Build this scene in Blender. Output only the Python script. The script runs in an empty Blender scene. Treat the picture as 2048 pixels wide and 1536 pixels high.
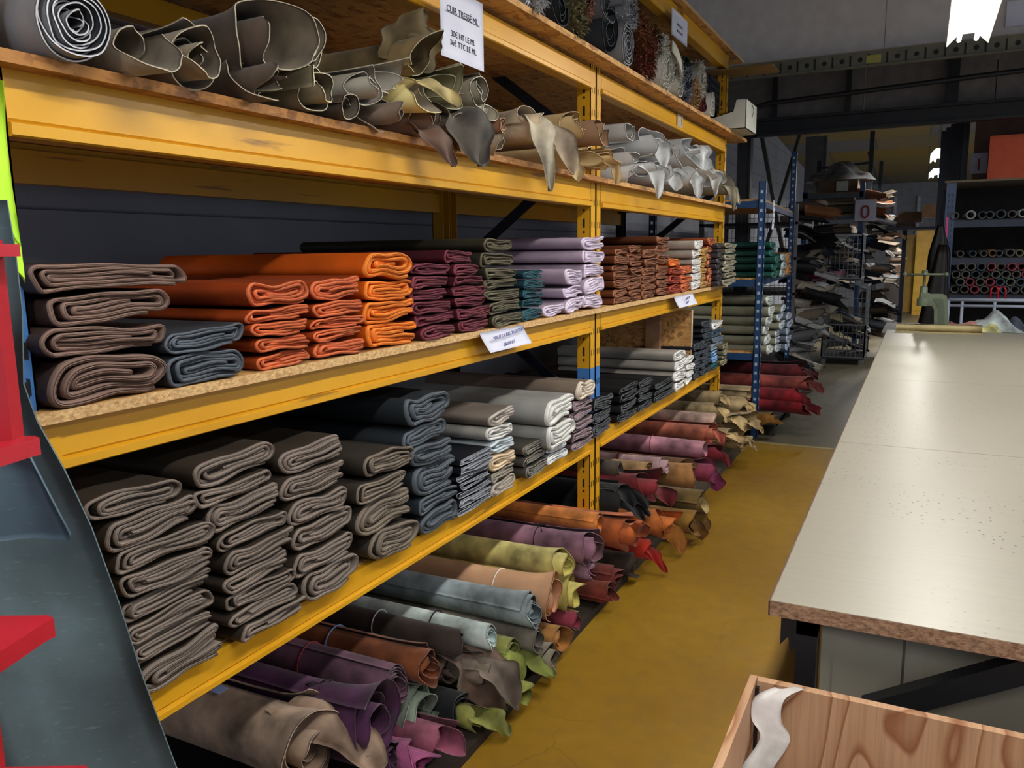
import bpy, math, random
import numpy as np
from mathutils import Vector, Matrix

# ------------------------------------------------------------------ camera, light, exposure
SC = bpy.context.scene
COL = SC.collection
YAW, PITCH, ROLL, FPX = math.radians(26.819), math.radians(9.282), math.radians(-0.774), 1611.4
EYE = np.array([0.0, 0.0, 1.6])
FW = np.array([-math.sin(YAW)*math.cos(PITCH), math.cos(YAW)*math.cos(PITCH), -math.sin(PITCH)])
_r = np.array([math.cos(YAW), math.sin(YAW), 0.0]); _u = np.cross(_r, FW)
RT = _r*math.cos(ROLL) + _u*math.sin(ROLL)
UP = -_r*math.sin(ROLL) + _u*math.cos(ROLL)
cam_data = bpy.data.cameras.new('camera')
cam = bpy.data.objects.new('camera', cam_data); COL.objects.link(cam)
cam_data.sensor_width = 36.0; cam_data.lens = FPX/2048*36.0
cam_data.clip_start = 0.05; cam_data.clip_end = 100
cam.matrix_world = Matrix([[RT[0], UP[0], -FW[0], EYE[0]], [RT[1], UP[1], -FW[1], EYE[1]], [RT[2], UP[2], -FW[2], EYE[2]], [0, 0, 0, 1]])
SC.camera = cam
SC.view_settings.view_transform = 'Standard'
SC.view_settings.look = 'None'
SC.view_settings.gamma = 1.0
SC.view_settings.use_curve_mapping = False
SC.view_settings.exposure = 0.0
world = bpy.data.worlds.new('world'); SC.world = world; world.use_nodes = True
world.node_tree.nodes['Background'].inputs[0].default_value = (0.75, 0.85, 1.0, 1)
world.node_tree.nodes['Background'].inputs[1].default_value = 0.7
# fluorescent battens, some unseen and added as fill: (x, y start, y end, z, watts)
LAMPS = [(0.18, -2.6, -1.1, 2.92, 64), (0.18, 0.0, 1.5, 2.92, 32), (0.18, 2.45, 3.95, 2.92, 36), (0.18, 4.9, 6.4, 2.92, 32),
         (0.14, 13.4, 14.9, 2.92, 130), (0.14, 16.8, 18.3, 2.92, 150), (3.2, 0.0, 1.5, 3.4, 34), (3.2, 4.9, 6.4, 3.4, 120),
         (3.2, 11.4, 12.9, 3.4, 200)]  # first batten and the right-hand ones are unseen, added as fill light

def at(u, v, x=None, y=None, z=None):
    """point of the plane x=, y= or z= seen at photo pixel u, v"""
    d = FW + RT*(u-1024)/FPX - UP*(v-768)/FPX
    t = (x-EYE[0])/d[0] if x is not None else (y-EYE[1])/d[1] if y is not None else (z-EYE[2])/d[2]
    return EYE + d*t
def msize(px, p):
    return px*float((np.asarray(p)-EYE) @ FW)/FPX

# ------------------------------------------------------------------ mesh helpers
def lin(h):
    h = h.lstrip('#'); c = [int(h[i:i+2], 16)/255 for i in (0, 2, 4)]
    return [((x+0.055)/1.055)**2.4 if x > 0.04045 else x/12.92 for x in c]

def build(name, V, Fc, mats, mi=None, parent=None, smooth=True, loc=None):
    V = np.asarray(V, dtype=float)
    me = bpy.data.meshes.new(name)
    me.from_pydata(V.tolist(), [], [tuple(int(i) for i in f) for f in Fc])
    for m in (mats if isinstance(mats, (list, tuple)) else [mats]):
        me.materials.append(m)
    if mi is not None: me.polygons.foreach_set('material_index', np.asarray(mi, dtype=np.int32))
    me.polygons.foreach_set('use_smooth', np.full(len(me.polygons), bool(smooth)))
    me.update()
    o = bpy.data.objects.new(name, me); COL.objects.link(o)
    if parent is not None: o.parent = parent
    if loc is not None: o.location = loc
    return o

class MB:
    """collects boxes, bars, tubes and prisms into ONE mesh"""
    def __init__(s): s.v = []; s.f = []; s.m = []
    def add(s, vs, fs, m=0):
        b = len(s.v); s.v += [tuple(map(float, v)) for v in vs]; s.f += [tuple(b+i for i in f) for f in fs]; s.m += [m]*len(fs); return s
    def box(s, a, b, m=0, M=None):
        (x0, y0, z0), (x1, y1, z1) = a, b
        vs = [(x, y, z) for x in (x0, x1) for y in (y0, y1) for z in (z0, z1)]
        if M is not None: vs = [tuple(M @ Vector(v)) for v in vs]
        return s.add(vs, [(0, 1, 3, 2), (4, 6, 7, 5), (0, 4, 5, 1), (2, 3, 7, 6), (0, 2, 6, 4), (1, 5, 7, 3)], m)
    def bar(s, p, q, w, h=None, m=0, up=(0, 0, 1)):
        p, q = Vector(p), Vector(q); d = (q-p); L = d.length; d.normalize(); h = h or w
        u = Vector(up); 
        if abs(d.dot(u)) > 0.98: u = Vector((0, 1, 0))
        a = d.cross(u).normalized(); b = a.cross(d).normalized()
        M = Matrix([[a.x, d.x, b.x, p.x], [a.y, d.y, b.y, p.y], [a.z, d.z, b.z, p.z], [0, 0, 0, 1]])
        return s.box((-w/2, 0, -h/2), (w/2, L, h/2), m, M)
    def prism(s, poly, lo, hi, axis='y', m=0):
        """poly in the other two axes, in order"""
        def P(a, b, c): return {'x': (c, a, b), 'y': (a, c, b), 'z': (a, b, c)}[axis]
        n = len(poly); vs = [P(a, b, lo) for a, b in poly]+[P(a, b, hi) for a, b in poly]
        fs = [tuple(range(n-1, -1, -1)), tuple(range(n, 2*n))]+[(i, (i+1) % n, n+(i+1) % n, n+i) for i in range(n)]
        return s.add(vs, fs, m)
    def tube(s, pts, r, n=8, m=0, caps=True, ri=None):
        pts = [Vector(p) for p in pts]; rs = r if isinstance(r, (list, tuple)) else [r]*len(pts)
        rings = []; ref = None
        for i, p in enumerate(pts):
            d = (pts[min(i+1, len(pts)-1)]-pts[max(i-1, 0)]).normalized()
            if ref is None: ref = Vector((0, 0, 1)) if abs(d.z) < .9 else Vector((1, 0, 0))
            a = d.cross(ref).normalized(); b = d.cross(a).normalized(); ref = -a.cross(d) if False else ref
            rings.append([p+(a*math.cos(t)+b*math.sin(t))*rs[i] for t in [2*math.pi*k/n for k in range(n)]])
        vs = [v for R in rings for v in R]; fs = []
        for i in range(len(rings)-1):
            for k in range(n): fs.append((i*n+k, i*n+(k+1) % n, (i+1)*n+(k+1) % n, (i+1)*n+k))
        if caps: fs += [tuple(range(n-1, -1, -1)), tuple((len(rings)-1)*n+k for k in range(n))]
        return s.add(vs, fs, m)
    def lathe(s, prof, c, axis='z', n=16, m=0):
        vs = []; fs = []
        for (r, h) in prof:
            for k in range(n):
                t = 2*math.pi*k/n; a, b = r*math.cos(t), r*math.sin(t)
                p = {'z': (a, b, h), 'x': (h, a, b), 'y': (a, h, b)}[axis]
                vs.append((c[0]+p[0], c[1]+p[1], c[2]+p[2]))
        for i in range(len(prof)-1):
            for k in range(n): fs.append((i*n+k, i*n+(k+1) % n, (i+1)*n+(k+1) % n, (i+1)*n+k))
        fs += [tuple(range(n)), tuple((len(prof)-1)*n+k for k in range(n-1, -1, -1))]
        return s.add(vs, fs, m)
    def build(s, name, mats, parent=None, smooth=False, loc=None):
        return build(name, s.v, s.f, mats, s.m, parent, smooth, loc)

def sheet_arrays(G, t, edge=1, back=1, front=0, rim_j0=None, T=None):
    """a thin solid sheet around the grid G[i, j, 3]; returns V, F, material index"""
    G = np.asarray(G, float); ni, nj = G.shape[:2]
    du = np.gradient(G, axis=0); dv = np.gradient(G, axis=1)
    N = np.cross(du, dv); N /= (np.linalg.norm(N, axis=2, keepdims=True)+1e-12)
    if T is None: T = np.full((ni, nj), t)
    A = G+N*T[..., None]/2; B = G-N*T[..., None]/2
    V = np.concatenate([A.reshape(-1, 3), B.reshape(-1, 3)]); n = ni*nj
    I, J = np.meshgrid(np.arange(ni-1), np.arange(nj-1), indexing='ij'); a = (I*nj+J).ravel()
    top = np.stack([a, a+nj, a+nj+1, a+1], 1); bot = np.stack([a+n, a+n+1, a+n+nj+1, a+n+nj], 1)
    mt = np.full(len(top), front); mb = np.full(len(bot), back)
    if rim_j0 is not None:
        k = J.ravel() < rim_j0; mt[k] = edge; mb[k] = edge
    F = [top, bot]; M = [mt, mb]
    j = np.arange(nj-1); i = np.arange(ni-1)
    e = [np.stack([j+1, j, j+n, j+1+n], 1), np.stack([(ni-1)*nj+j, (ni-1)*nj+j+1, (ni-1)*nj+j+1+n, (ni-1)*nj+j+n], 1),
         np.stack([i*nj, (i+1)*nj, (i+1)*nj+n, i*nj+n], 1), np.stack([(i+1)*nj+nj-1, i*nj+nj-1, i*nj+nj-1+n, (i+1)*nj+nj-1+n], 1)]
    for q in e: F.append(q); M.append(np.full(len(q), edge))
    return V, np.concatenate(F), np.concatenate(M)

def sheet(name, G, t, mats, parent=None, loc=None, **k):
    V, F, M = sheet_arrays(G, t, **k)
    return build(name, V, F, mats, M, parent, True, loc)

LABELS = {}
def tag(o, label, cat, group=None, kind=None):
    if label:
        if group is None and label in LABELS: print('DUPLICATE LABEL', label)
        LABELS[label] = 1; o['label'] = label
        if not 4 <= len(label.split()) <= 16: print('LABEL LENGTH', len(label.split()), label)
    if cat: o['category'] = cat
    if group: o['group'] = group
    if kind: o['kind'] = kind
    return o
def struct(o): o['kind'] = 'structure'; return o
def empty(name, loc=(0, 0, 0)):
    o = bpy.data.objects.new(name, None); COL.objects.link(o); o.location = loc; o.empty_display_size = 0.05; return o

# ------------------------------------------------------------------ materials
MATS = {}
def nodemat(key):
    m = bpy.data.materials.new(key); m.use_nodes = True
    nt = m.node_tree; b = nt.nodes['Principled BSDF']
    return m, nt, b
def tex(nt, kind, scale, detail=3, vec=None, **kw):
    n = nt.nodes.new(kind); n.inputs['Scale'].default_value = scale
    if 'Detail' in n.inputs: n.inputs['Detail'].default_value = detail
    for a, b in kw.items(): n.inputs[a].default_value = b
    if vec is not None: nt.links.new(vec, n.inputs['Vector'])
    return n
def coord(nt, scale=(1, 1, 1), rot=(0, 0, 0)):
    tc = nt.nodes.new('ShaderNodeTexCoord'); mp = nt.nodes.new('ShaderNodeMapping')
    mp.inputs['Scale'].default_value = scale; mp.inputs['Rotation'].default_value = rot
    nt.links.new(tc.outputs['Object'], mp.inputs['Vector']); return mp.outputs['Vector']
def ramp(nt, fac, stops):
    r = nt.nodes.new('ShaderNodeValToRGB'); el = r.color_ramp.elements
    while len(el) < len(stops): el.new(0.5)
    for e, (p, c) in zip(el, stops):
        e.position = p; e.color = (*lin(c), 1) if isinstance(c, str) else (c, c, c, 1)
    nt.links.new(fac, r.inputs['Fac']); return r.outputs['Color']
def mixc(nt, fac, a, b, mode='MIX'):
    n = nt.nodes.new('ShaderNodeMix'); n.data_type = 'RGBA'; n.blend_type = mode
    for s, k in ((fac, 0), (a, 6), (b, 7)):
        if hasattr(s, 'links') or hasattr(s, 'is_linked'): nt.links.new(s, n.inputs[k])
        elif k == 0: n.inputs[0].default_value = s
        else: n.inputs[k].default_value = (*lin(s), 1)
    return n.outputs[2]
def bump(nt, b, h, strength=.2, dist=.002):
    n = nt.nodes.new('ShaderNodeBump'); n.inputs['Strength'].default_value = strength; n.inputs['Distance'].default_value = dist
    nt.links.new(h, n.inputs['Height']); nt.links.new(n.outputs['Normal'], b.inputs['Normal'])

def plain(hexc, rough=.6, metal=0, key=None):
    k = ('plain', hexc, rough, metal)
    if k in MATS: return MATS[k]
    m, nt, b = nodemat(key or 'paint')
    v = coord(nt); n = tex(nt, 'ShaderNodeTexNoise', 9, 4, v)
    c = mixc(nt, ramp(nt, n.outputs['Fac'], [(.3, 0.0), (.7, .35)]), hexc, '#000000' if False else hexc, 'MULTIPLY')
    r = nt.nodes.new('ShaderNodeMapRange'); r.inputs[3].default_value = rough-.06; r.inputs[4].default_value = min(1, rough+.08)
    nt.links.new(n.outputs['Fac'], r.inputs[0]); nt.links.new(r.outputs[0], b.inputs['Roughness'])
    nt.links.new(c, b.inputs['Base Color']); b.inputs['Metallic'].default_value = metal
    MATS[k] = m; return m

def shade(hexc, f):
    c = [min(255, max(0, int(int(hexc.lstrip('#')[i:i+2], 16)*f))) for i in (0, 2, 4)]
    return '#%02x%02x%02x' % tuple(c)

def leather(hexc, rough=.6, suede=0.0):
    k = ('leather', hexc, rough, suede)
    if k in MATS: return MATS[k]
    m, nt, b = nodemat('suede' if suede else 'leather')
    v = coord(nt)
    n = tex(nt, 'ShaderNodeTexNoise', 7 if suede else 4, 5, v); g = tex(nt, 'ShaderNodeTexNoise', 420, 2, v)
    lo = 0.62 if suede else 0.86; hi = 1.18 if suede else 1.06
    c = ramp(nt, n.outputs['Fac'], [(.34, shade(hexc, lo)), (.66, shade(hexc, hi))])
    nt.links.new(c, b.inputs['Base Color'])
    b.inputs['Roughness'].default_value = rough
    b.inputs['Specular IOR Level'].default_value = 0.15 if suede else 0.32
    if suede: b.inputs['Sheen Weight'].default_value = 0.12
    bump(nt, b, g.outputs['Fac'], .25, .001)
    MATS[k] = m; return m

def m_yellow():
    m, nt, b = nodemat('yellow_paint'); v = coord(nt)
    n = tex(nt, 'ShaderNodeTexNoise', 3, 6, v); s = tex(nt, 'ShaderNodeTexNoise', 1, 8, coord(nt, (30, 2.2, 34)))
    base = ramp(nt, n.outputs['Fac'], [(.3, '#c48d14'), (.7, '#d29c1e')])
    sc = ramp(nt, s.outputs['Fac'], [(.66, 0.0), (.72, 0.75)])
    c = mixc(nt, sc, base, '#6a4a22'); nt.links.new(c, b.inputs['Base Color'])
    b.inputs['Roughness'].default_value = .34
    d = tex(nt, 'ShaderNodeTexNoise', 60, 3, v); bump(nt, b, d.outputs['Fac'], .06, .001); return m
YEL = m_yellow()
def m_osb(name, a, bb, c, sc=1.0):
    m, nt, b = nodemat(name)
    v1 = coord(nt, (14*sc, 55*sc, 55*sc), (0, 0, .5)); v2 = coord(nt, (50*sc, 16*sc, 50*sc), (0, 0, -.3))
    w1 = tex(nt, 'ShaderNodeTexVoronoi', 1, 2, v1); w2 = tex(nt, 'ShaderNodeTexVoronoi', 1, 2, v2)
    r1 = ramp(nt, w1.outputs['Color'], [(0, a), (.5, bb), (1, c)]); r2 = ramp(nt, w2.outputs['Color'], [(0, bb), (.6, a), (1, c)])
    n = tex(nt, 'ShaderNodeTexNoise', 9, 3, coord(nt))
    cc = mixc(nt, ramp(nt, n.outputs['Fac'], [(.45, 0.0), (.55, 1.0)]), r1, r2)
    nt.links.new(cc, b.inputs['Base Color']); b.inputs['Roughness'].default_value = .7
    bump(nt, b, w1.outputs['Distance'], .3, .002); return m
OSB = m_osb('osb_board', '#8a5a2c', '#a97439', '#c89a5c')
OSBD = m_osb('osb_brown', '#6e4420', '#8a5a2c', '#a97439')
def m_chip(name, a, bb, c, sc=150):
    m, nt, b = nodemat(name); v = coord(nt, (1, 1, 1.6))
    w = tex(nt, 'ShaderNodeTexVoronoi', sc, 2, v); n = tex(nt, 'ShaderNodeTexNoise', sc*.5, 3, v)
    cc = mixc(nt, ramp(nt, n.outputs['Fac'], [(.4, 0.0), (.65, .6)]), ramp(nt, w.outputs['Color'], [(.1, a), (.5, bb), (.9, c)]), a)
    nt.links.new(cc, b.inputs['Base Color']); b.inputs['Roughness'].default_value = .75
    bump(nt, b, n.outputs['Fac'], .6, .003); return m
CHIP = m_chip('chipboard_edge', '#94703f', '#b98d58', '#d4b07c')
CHIPD = m_chip('chipboard_dark', '#4c3526', '#7a573c', '#96745a', 130)
def m_floor():
    m, nt, b = nodemat('ochre_floor'); v = coord(nt)
    n = tex(nt, 'ShaderNodeTexNoise', .8, 6, v); n2 = tex(nt, 'ShaderNodeTexNoise', 12, 5, v)
    base = ramp(nt, n.outputs['Fac'], [(.3, '#775713'), (.5, '#866515'), (.7, '#94731b')])
    base = mixc(nt, ramp(nt, n2.outputs['Fac'], [(.45, 0.0), (.75, .35)]), base, '#6d5214')
    sep = nt.nodes.new('ShaderNodeSeparateXYZ'); nt.links.new(v, sep.inputs[0])
    far = nt.nodes.new('ShaderNodeMapRange'); far.inputs[1].default_value = 6.8; far.inputs[2].default_value = 6.86
    nt.links.new(sep.outputs['Y'], far.inputs[0]); base = mixc(nt, far.outputs[0], base, '#57503c')
    c = tex(nt, 'ShaderNodeTexVoronoi', 2.6, 2, None); c.feature = 'DISTANCE_TO_EDGE'
    wv = mixc(nt, .12, v, tex(nt, 'ShaderNodeTexNoise', 5, 4, v).outputs['Color']); nt.links.new(wv, c.inputs['Vector'])
    cr = ramp(nt, c.outputs['Distance'], [(.0, .55), (.006, 0.0)])
    gate = ramp(nt, tex(nt, 'ShaderNodeTexNoise', 1.7, 2, v).outputs['Fac'], [(.5, 0.0), (.6, 1.0)])
    base = mixc(nt, mixc(nt, 1.0, cr, gate, 'MULTIPLY'), base, '#4a3a14')
    nt.links.new(base, b.inputs['Base Color'])
    r = nt.nodes.new('ShaderNodeMapRange'); r.inputs[3].default_value = .3; r.inputs[4].default_value = .55
    nt.links.new(n2.outputs['Fac'], r.inputs[0]); nt.links.new(r.outputs[0], b.inputs['Roughness']); return m
def m_laminate():
    m, nt, b = nodemat('worktop_laminate'); v = coord(nt)
    n = tex(nt, 'ShaderNodeTexNoise', 1, 5, coord(nt, (4, 110, 1))); s = tex(nt, 'ShaderNodeTexVoronoi', 34, 0, v); s.voronoi_dimensions = '2D'
    c = ramp(nt, n.outputs['Fac'], [(.3, '#858174'), (.7, '#8a8678')])
    rnd = ramp(nt, s.outputs['Color'], [(.52, 0.0), (.54, 1.0)]); dot = ramp(nt, s.outputs['Distance'], [(.08, 1.0), (.12, 0.0)])
    near = tex(nt, 'ShaderNodeTexNoise', 1.6, 2, v); ng = ramp(nt, near.outputs['Fac'], [(.45, 0.0), (.6, 1.0)])
    c = mixc(nt, mixc(nt, 1.0, mixc(nt, 1.0, rnd, dot, 'MULTIPLY'), ng, 'MULTIPLY'), c, '#2a251e')
    nt.links.new(c, b.inputs['Base Color']); b.inputs['Roughness'].default_value = .36; return m
def m_clad(name, a, step=.22):
    m, nt, b = nodemat(name); v = coord(nt)
    sep = nt.nodes.new('ShaderNodeSeparateXYZ'); nt.links.new(v, sep.inputs[0])
    mo = nt.nodes.new('ShaderNodeMath'); mo.operation = 'FRACT'; dv = nt.nodes.new('ShaderNodeMath'); dv.operation = 'DIVIDE'
    dv.inputs[1].default_value = step; nt.links.new(sep.outputs['Z'], dv.inputs[0]); nt.links.new(dv.outputs[0], mo.inputs[0])
    g = ramp(nt, mo.outputs[0], [(0, 1.0), (.06, 0.0)]); n = tex(nt, 'ShaderNodeTexNoise', 2, 4, v)
    c = mixc(nt, g, ramp(nt, n.outputs['Fac'], [(.3, a), (.7, shade(a, 1.1))]), shade(a, .45))
    nt.links.new(c, b.inputs['Base Color']); b.inputs['Roughness'].default_value = .55
    bump(nt, b, mo.outputs[0], .4, .01); return m
def m_ply():
    m, nt, b = nodemat('plywood_grain')
    v = coord(nt, (4.2, 1, 1.7)); n = tex(nt, 'ShaderNodeTexNoise', 1.4, 1, v); n2 = tex(nt, 'ShaderNodeTexNoise', 1, 6, coord(nt, (160, 10, 4)))
    mu = nt.nodes.new('ShaderNodeMath'); mu.operation = 'MULTIPLY'; mu.inputs[1].default_value = 11
    fr = nt.nodes.new('ShaderNodeMath'); fr.operation = 'FRACT'
    nt.links.new(n.outputs['Fac'], mu.inputs[0]); nt.links.new(mu.outputs[0], fr.inputs[0])
    c = ramp(nt, fr.outputs[0], [(0, '#ae8a6a'), (.72, '#a5805f'), (.93, '#80502f'), (1, '#ae8a6a')])
    c = mixc(nt, ramp(nt, n2.outputs['Fac'], [(.45, 0.0), (.8, .5)]), c, '#7a5038')
    nt.links.new(c, b.inputs['Base Color']); b.inputs['Roughness'].default_value = .7; return m
FLOOR, LAM, PLY = m_floor(), m_laminate(), m_ply()
CLAD = m_clad('wall_cladding', '#8d8f98')
BLUE = plain('#1c416c', .4); NAVY = plain('#101a2c', .45); BRBLUE = plain('#3f78b8', .45); DARK = plain('#08090b', .6)
BLK = plain('#141519', .45); STEEL = plain('#8a8d92', .35, .8); WHITE = plain('#d9dade', .6); GREY = plain('#6a6a6e', .6)

# ------------------------------------------------------------------ the setting
struct(MB().box((-2.7, -3.6, -.1), (5.2, 24.2, 0)).build('floor', FLOOR))
struct(MB().box((-1.25, 6.78, 0), (5, 6.83, .002)).build('trim_1', plain('#8f8455', .5)))
struct(MB().box((-2.75, -3.6, 0), (-2.62, 24.2, 4.7)).build('wall_left', CLAD))
struct(MB().box((-2.62, -3.5, 4.6), (5.1, 9.75, 4.7)).build('ceiling', plain('#55524f', .85)))
b = MB()
BULK = plain('#cec7c3', .8)
b.box((-2.62, 8.3, 3.36), (-.42, 8.36, 4.6)); b.box((-.416, 8.3, 3.36), (3.0, 8.36, 4.6)); b.box((3.004, 8.3, 3.36), (5.1, 8.36, 4.6))
struct(b.build('wall_back', BULK))
b = MB()
for x0, x1 in ((-2.62, -1.55), (-1.54, -.66), (-.65, .55), (.56, 2.4), (2.41, 5.1)): b.box((x0, 9.7, 3.0), (x1, 9.76, 4.6))
struct(b.build('wall_inner', plain('#7c7672', .85)))
# far hall
def m_ceilpanels():
    m, nt, bb = nodemat('far_ceiling_panels'); v = coord(nt)
    ck = nt.nodes.new('ShaderNodeTexBrick'); ck.inputs['Scale'].default_value = 1; ck.inputs['Brick Width'].default_value = 1.9
    ck.inputs['Row Height'].default_value = 1.25; ck.inputs['Mortar Size'].default_value = .012
    ck.inputs['Color1'].default_value = (*lin('#8a7434'), 1); ck.inputs['Color2'].default_value = (*lin('#6f7078'), 1); ck.inputs['Mortar'].default_value = (*lin('#55534e'), 1)
    nt.links.new(v, ck.inputs['Vector']); nt.links.new(ck.outputs['Color'], bb.inputs['Base Color']); bb.inputs['Roughness'].default_value = .7; return m
struct(MB().prism([(9.76, 4.15), (24.1, 3.25), (24.1, 3.33), (9.76, 4.23)], -2.62, 5.1, 'x').build('ceiling_far', m_ceilpanels()))
struct(MB().box((-2.62, 24.0, 0), (5.1, 24.1, 3.3)).build('wall_far', plain('#8c8f94', .7)))
for i, (x, w) in enumerate(((-.75, .07), (-.2, .07), (.65, .1))):
    struct(MB().box((x, 23.94, 0), (x+w, 24.0, 2.9)).build('trim_%d' % (i+2), plain('#b9bcc2', .5)))
struct(MB().box((.25, 23.9, 0), (1.3, 24.0, 1.25)).box((.3, 23.88, .05), (1.25, 23.9, 1.2)).build('door_1', plain('#7a7d83', .6)))

# steelwork across the hall
g = empty('perforated_rail', (0, 8.2, 3.25))
tag(g, 'long perforated olive steel rail running across under the grey upper wall panels', 'rail')
b = MB(); b.box((-2.0, -.05, -.06), (5.0, -.04, .06)); b.box((-2.0, -.05, .06), (5.0, .06, .07)); b.box((-2.0, -.09, -.07), (5.0, -.04, -.06))
for k in range(46):
    x = -1.95+k*.15
    b.lathe([(.021, -.053), (.021, -.0505)], (x, 0, 0), 'y', 10, 1); b.box((x+.062, -.054, -.045), (x+.076, -.0505, .045), 1)
b.build('rail_profile', [plain('#6b6856', .5), DARK], g)
MB().box((-.55, -.056, -.04), (-.43, -.0545, .03)).build('sticker', plain('#a8a050', .5), g)['label'] = 'yellowish sticker'
b = MB(); b.box((-2.3, 9.5, 2.83), (5.0, 9.62, 2.86)); b.box((-2.3, 9.55, 2.86), (5.0, 9.57, 2.99)); b.box((-2.3, 9.5, 2.99), (5.0, 9.62, 3.02))
tag(b.build('steel_beam', plain('#16181c', .6)), 'dark steel girder spanning the hall below the dark upper wall', 'girder')
for i, (u, lab) in enumerate(((1550, 'slim dark steel strut nearest the yellow rack, under the perforated rail'), (1697, 'slim dark steel strut in the middle of the dark upper wall'), (1905, 'thick dark steel strut just below the big bright tube lamp'))):
    x = at(u, 180, y=9.6)[0]; w = (.05, .05, .11)[i]
    tag(MB().box((x-w/2, 9.57, 3.02), (x+w/2, 9.64, 4.3)).build('steel_strut', plain('#17191d', .6)), lab, 'strut')
b = MB(); pts = [(-2.1, 9.46, 2.9), (-1.9, 9.44, 3.1), (-1.6, 9.43, 3.16), (-.8, 9.43, 3.19), (.4, 9.43, 3.24), (2.4, 9.43, 3.3), (4.8, 9.43, 3.34)]
tag(b.tube(pts, .025, 8).build('cable_duct', plain('#26272b', .5), smooth=True), 'dark bent cable pipe running above the dark girder', 'pipe')
# left columns and braces of the building
for (u0, u1, yy, lab, h) in ((1478, 1498, 9.9, 'dark grey building column right behind the end of the yellow rack', '#3a3b3e'), (1612, 1650, 16.0, 'grey building column between two diagonal braces at the left far wall', '#55565a')):
    p, q = at(u0, 330, y=yy), at(u1, 330, y=yy)
    tag(MB().box((p[0], yy, 0), (q[0], yy+.1, 3.6)).box((p[0]-.02, yy-.02, 0), (p[0], yy+.12, 3.6)).box((q[0], yy-.02, 0), (q[0]+.02, yy+.12, 3.6)).build('steel_column', plain(h, .6)), lab, 'column')
for (a, c, yy, lab) in (((1523, 268), (1548, 405), 12.0, 'olive diagonal brace leaning in front of the white clad wall, left one'), ((1602, 262), (1560, 400), 14.0, 'grey diagonal brace leaning in front of the white clad wall, right one')):
    p, q = at(*a, y=yy), at(*c, y=yy); q = q+(q-p)*min((q[2]-.02)/(p[2]-q[2]), (-2.5-q[0])/(q[0]-p[0]) if q[0] < p[0] else 9)
    tag(MB().bar(p, q, .09, .05).build('diagonal_brace', plain('#47483f', .6)), lab, 'brace')

# ------------------------------------------------------------------ lamps
LAMPNAMES = ['behind the camera above the aisle, added as fill', 'above the near end of the work table', 'above the middle of the work table',
             'big and bright over the far half of the work table', 'small in the far hall, the nearer of two', 'small in the far hall, the farther of two',
             'out to the right near the camera, added as fill', 'out to the right beside the table, added as fill', 'out to the right in the far hall, added as fill']
def lamp(x, y0, y1, z, w, where):
    g = empty('fluorescent_lamp', (x, y0, z)); L = y1-y0
    tag(g, 'twin tube batten lamp hanging ' + where, 'ceiling lamp', 'fluorescent battens')
    hw = .125
    prof = [(-hw, -.005), (-hw*.45, .075), (hw*.45, .075), (hw, -.005), (hw-.004, -.005), (hw*.42, .068), (-hw*.42, .068), (-hw+.004, -.005)]
    refl = MB().prism(prof, 0, L, 'y').build('reflector', plain('#e8e6dc', .35), g)
    for s in (-1, 1):
        m = bpy.data.materials.get('tube_glow')
        if not m:
            m, nt, bb = nodemat('tube_glow'); bb.inputs['Emission Color'].default_value = (1, .97, .9, 1); bb.inputs['Emission Strength'].default_value = 32; bb.inputs['Base Color'].default_value = (.9, .9, .9, 1)
        MB().tube([(s*.05, .03, .025), (s*.05, L-.03, .025)], .013, 10).build('tube', m, refl, True)
    MB().tube([(0, .2, .075), (0, .2, 4.6-z if y1 < 9 else 4.15-(y0+.2-9.76)*.0628-z)], .004, 5).tube([(0, L-.2, .075), (0, L-.2, 4.6-z if y1 < 9 else 4.15-(y1-.2-9.76)*.0628-z)], .004, 5).build('hanger', STEEL, g)
    ld = bpy.data.lights.new('tube_light', 'AREA'); ld.shape = 'RECTANGLE'; ld.size = .14; ld.size_y = L-.06; ld.energy = w; ld.color = (1, .965, .91); ld.spread = math.radians(170)
    lo = bpy.data.objects.new('tube_light', ld); COL.objects.link(lo); lo.parent = g; lo.location = (0, L/2, .008)
for a, w in zip(LAMPS, LAMPNAMES): lamp(*a, w)

# ------------------------------------------------------------------ yellow pallet rack
XF, XB = -1.38, -2.24
ZA, ZB, ZC, ZD = 2.43, 1.913, 1.313, .70       # undersides of the boards / tops of the beams
P0, P1, P2 = .873, 3.69, 6.40
def upright(y0, y1, x0, x1, segs, parent, slots=True, face=1):
    for z0, z1, mt in segs:
        b = MB(); t = .004
        sgn = 1 if x1 > x0 else -1
        # C profile: web facing the aisle, two side walls
        b.box((x0, y0, z0), (x1, y0+t, z1)); b.box((x0, y1-t, z0), (x1, y1, z1)); b.box((x1-t*sgn if sgn > 0 else x1, y0, z0), (x1 if sgn > 0 else x1+t, y1, z1))
        if slots:
            z = z0+.06
            while z < z1-.06:
                if sgn > 0:
                    b.box((x1+.0003, y0+.014, z), (x1+.0012, y0+.020, z+.028), 1); b.box((x1+.0003, y1-.020, z), (x1+.0012, y1-.014, z+.028), 1)
                xm = (x0+x1)/2
                b.box((xm-.005, y0-.0012, z), (xm+.005, y0-.0003, z+.042), 1); b.lathe([(.006, -.0012), (.006, -.0003)], (xm, y0, z-.02), 'y', 8, 1)
                z += .10
        b.build('post_section', [mt, DARK], parent)
RACK = empty('pallet_rack', (0, 0, 0))
tag(RACK, 'big yellow pallet rack with four levels of leather, along the left side', 'rack')
zt = at(1190, 734, x=XF)[2]; z0t = at(44, 468, x=XF)[2]
upright(P0-.06, P0, XF-.065, XF, [(0, z0t, BRBLUE), (z0t, 3.25, YEL)], RACK, True)
upright(3.556, 3.618, XF-.065, XF, [(0, ZD, YEL), (ZD, zt, BRBLUE), (zt, 3.25, YEL)], RACK)
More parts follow.
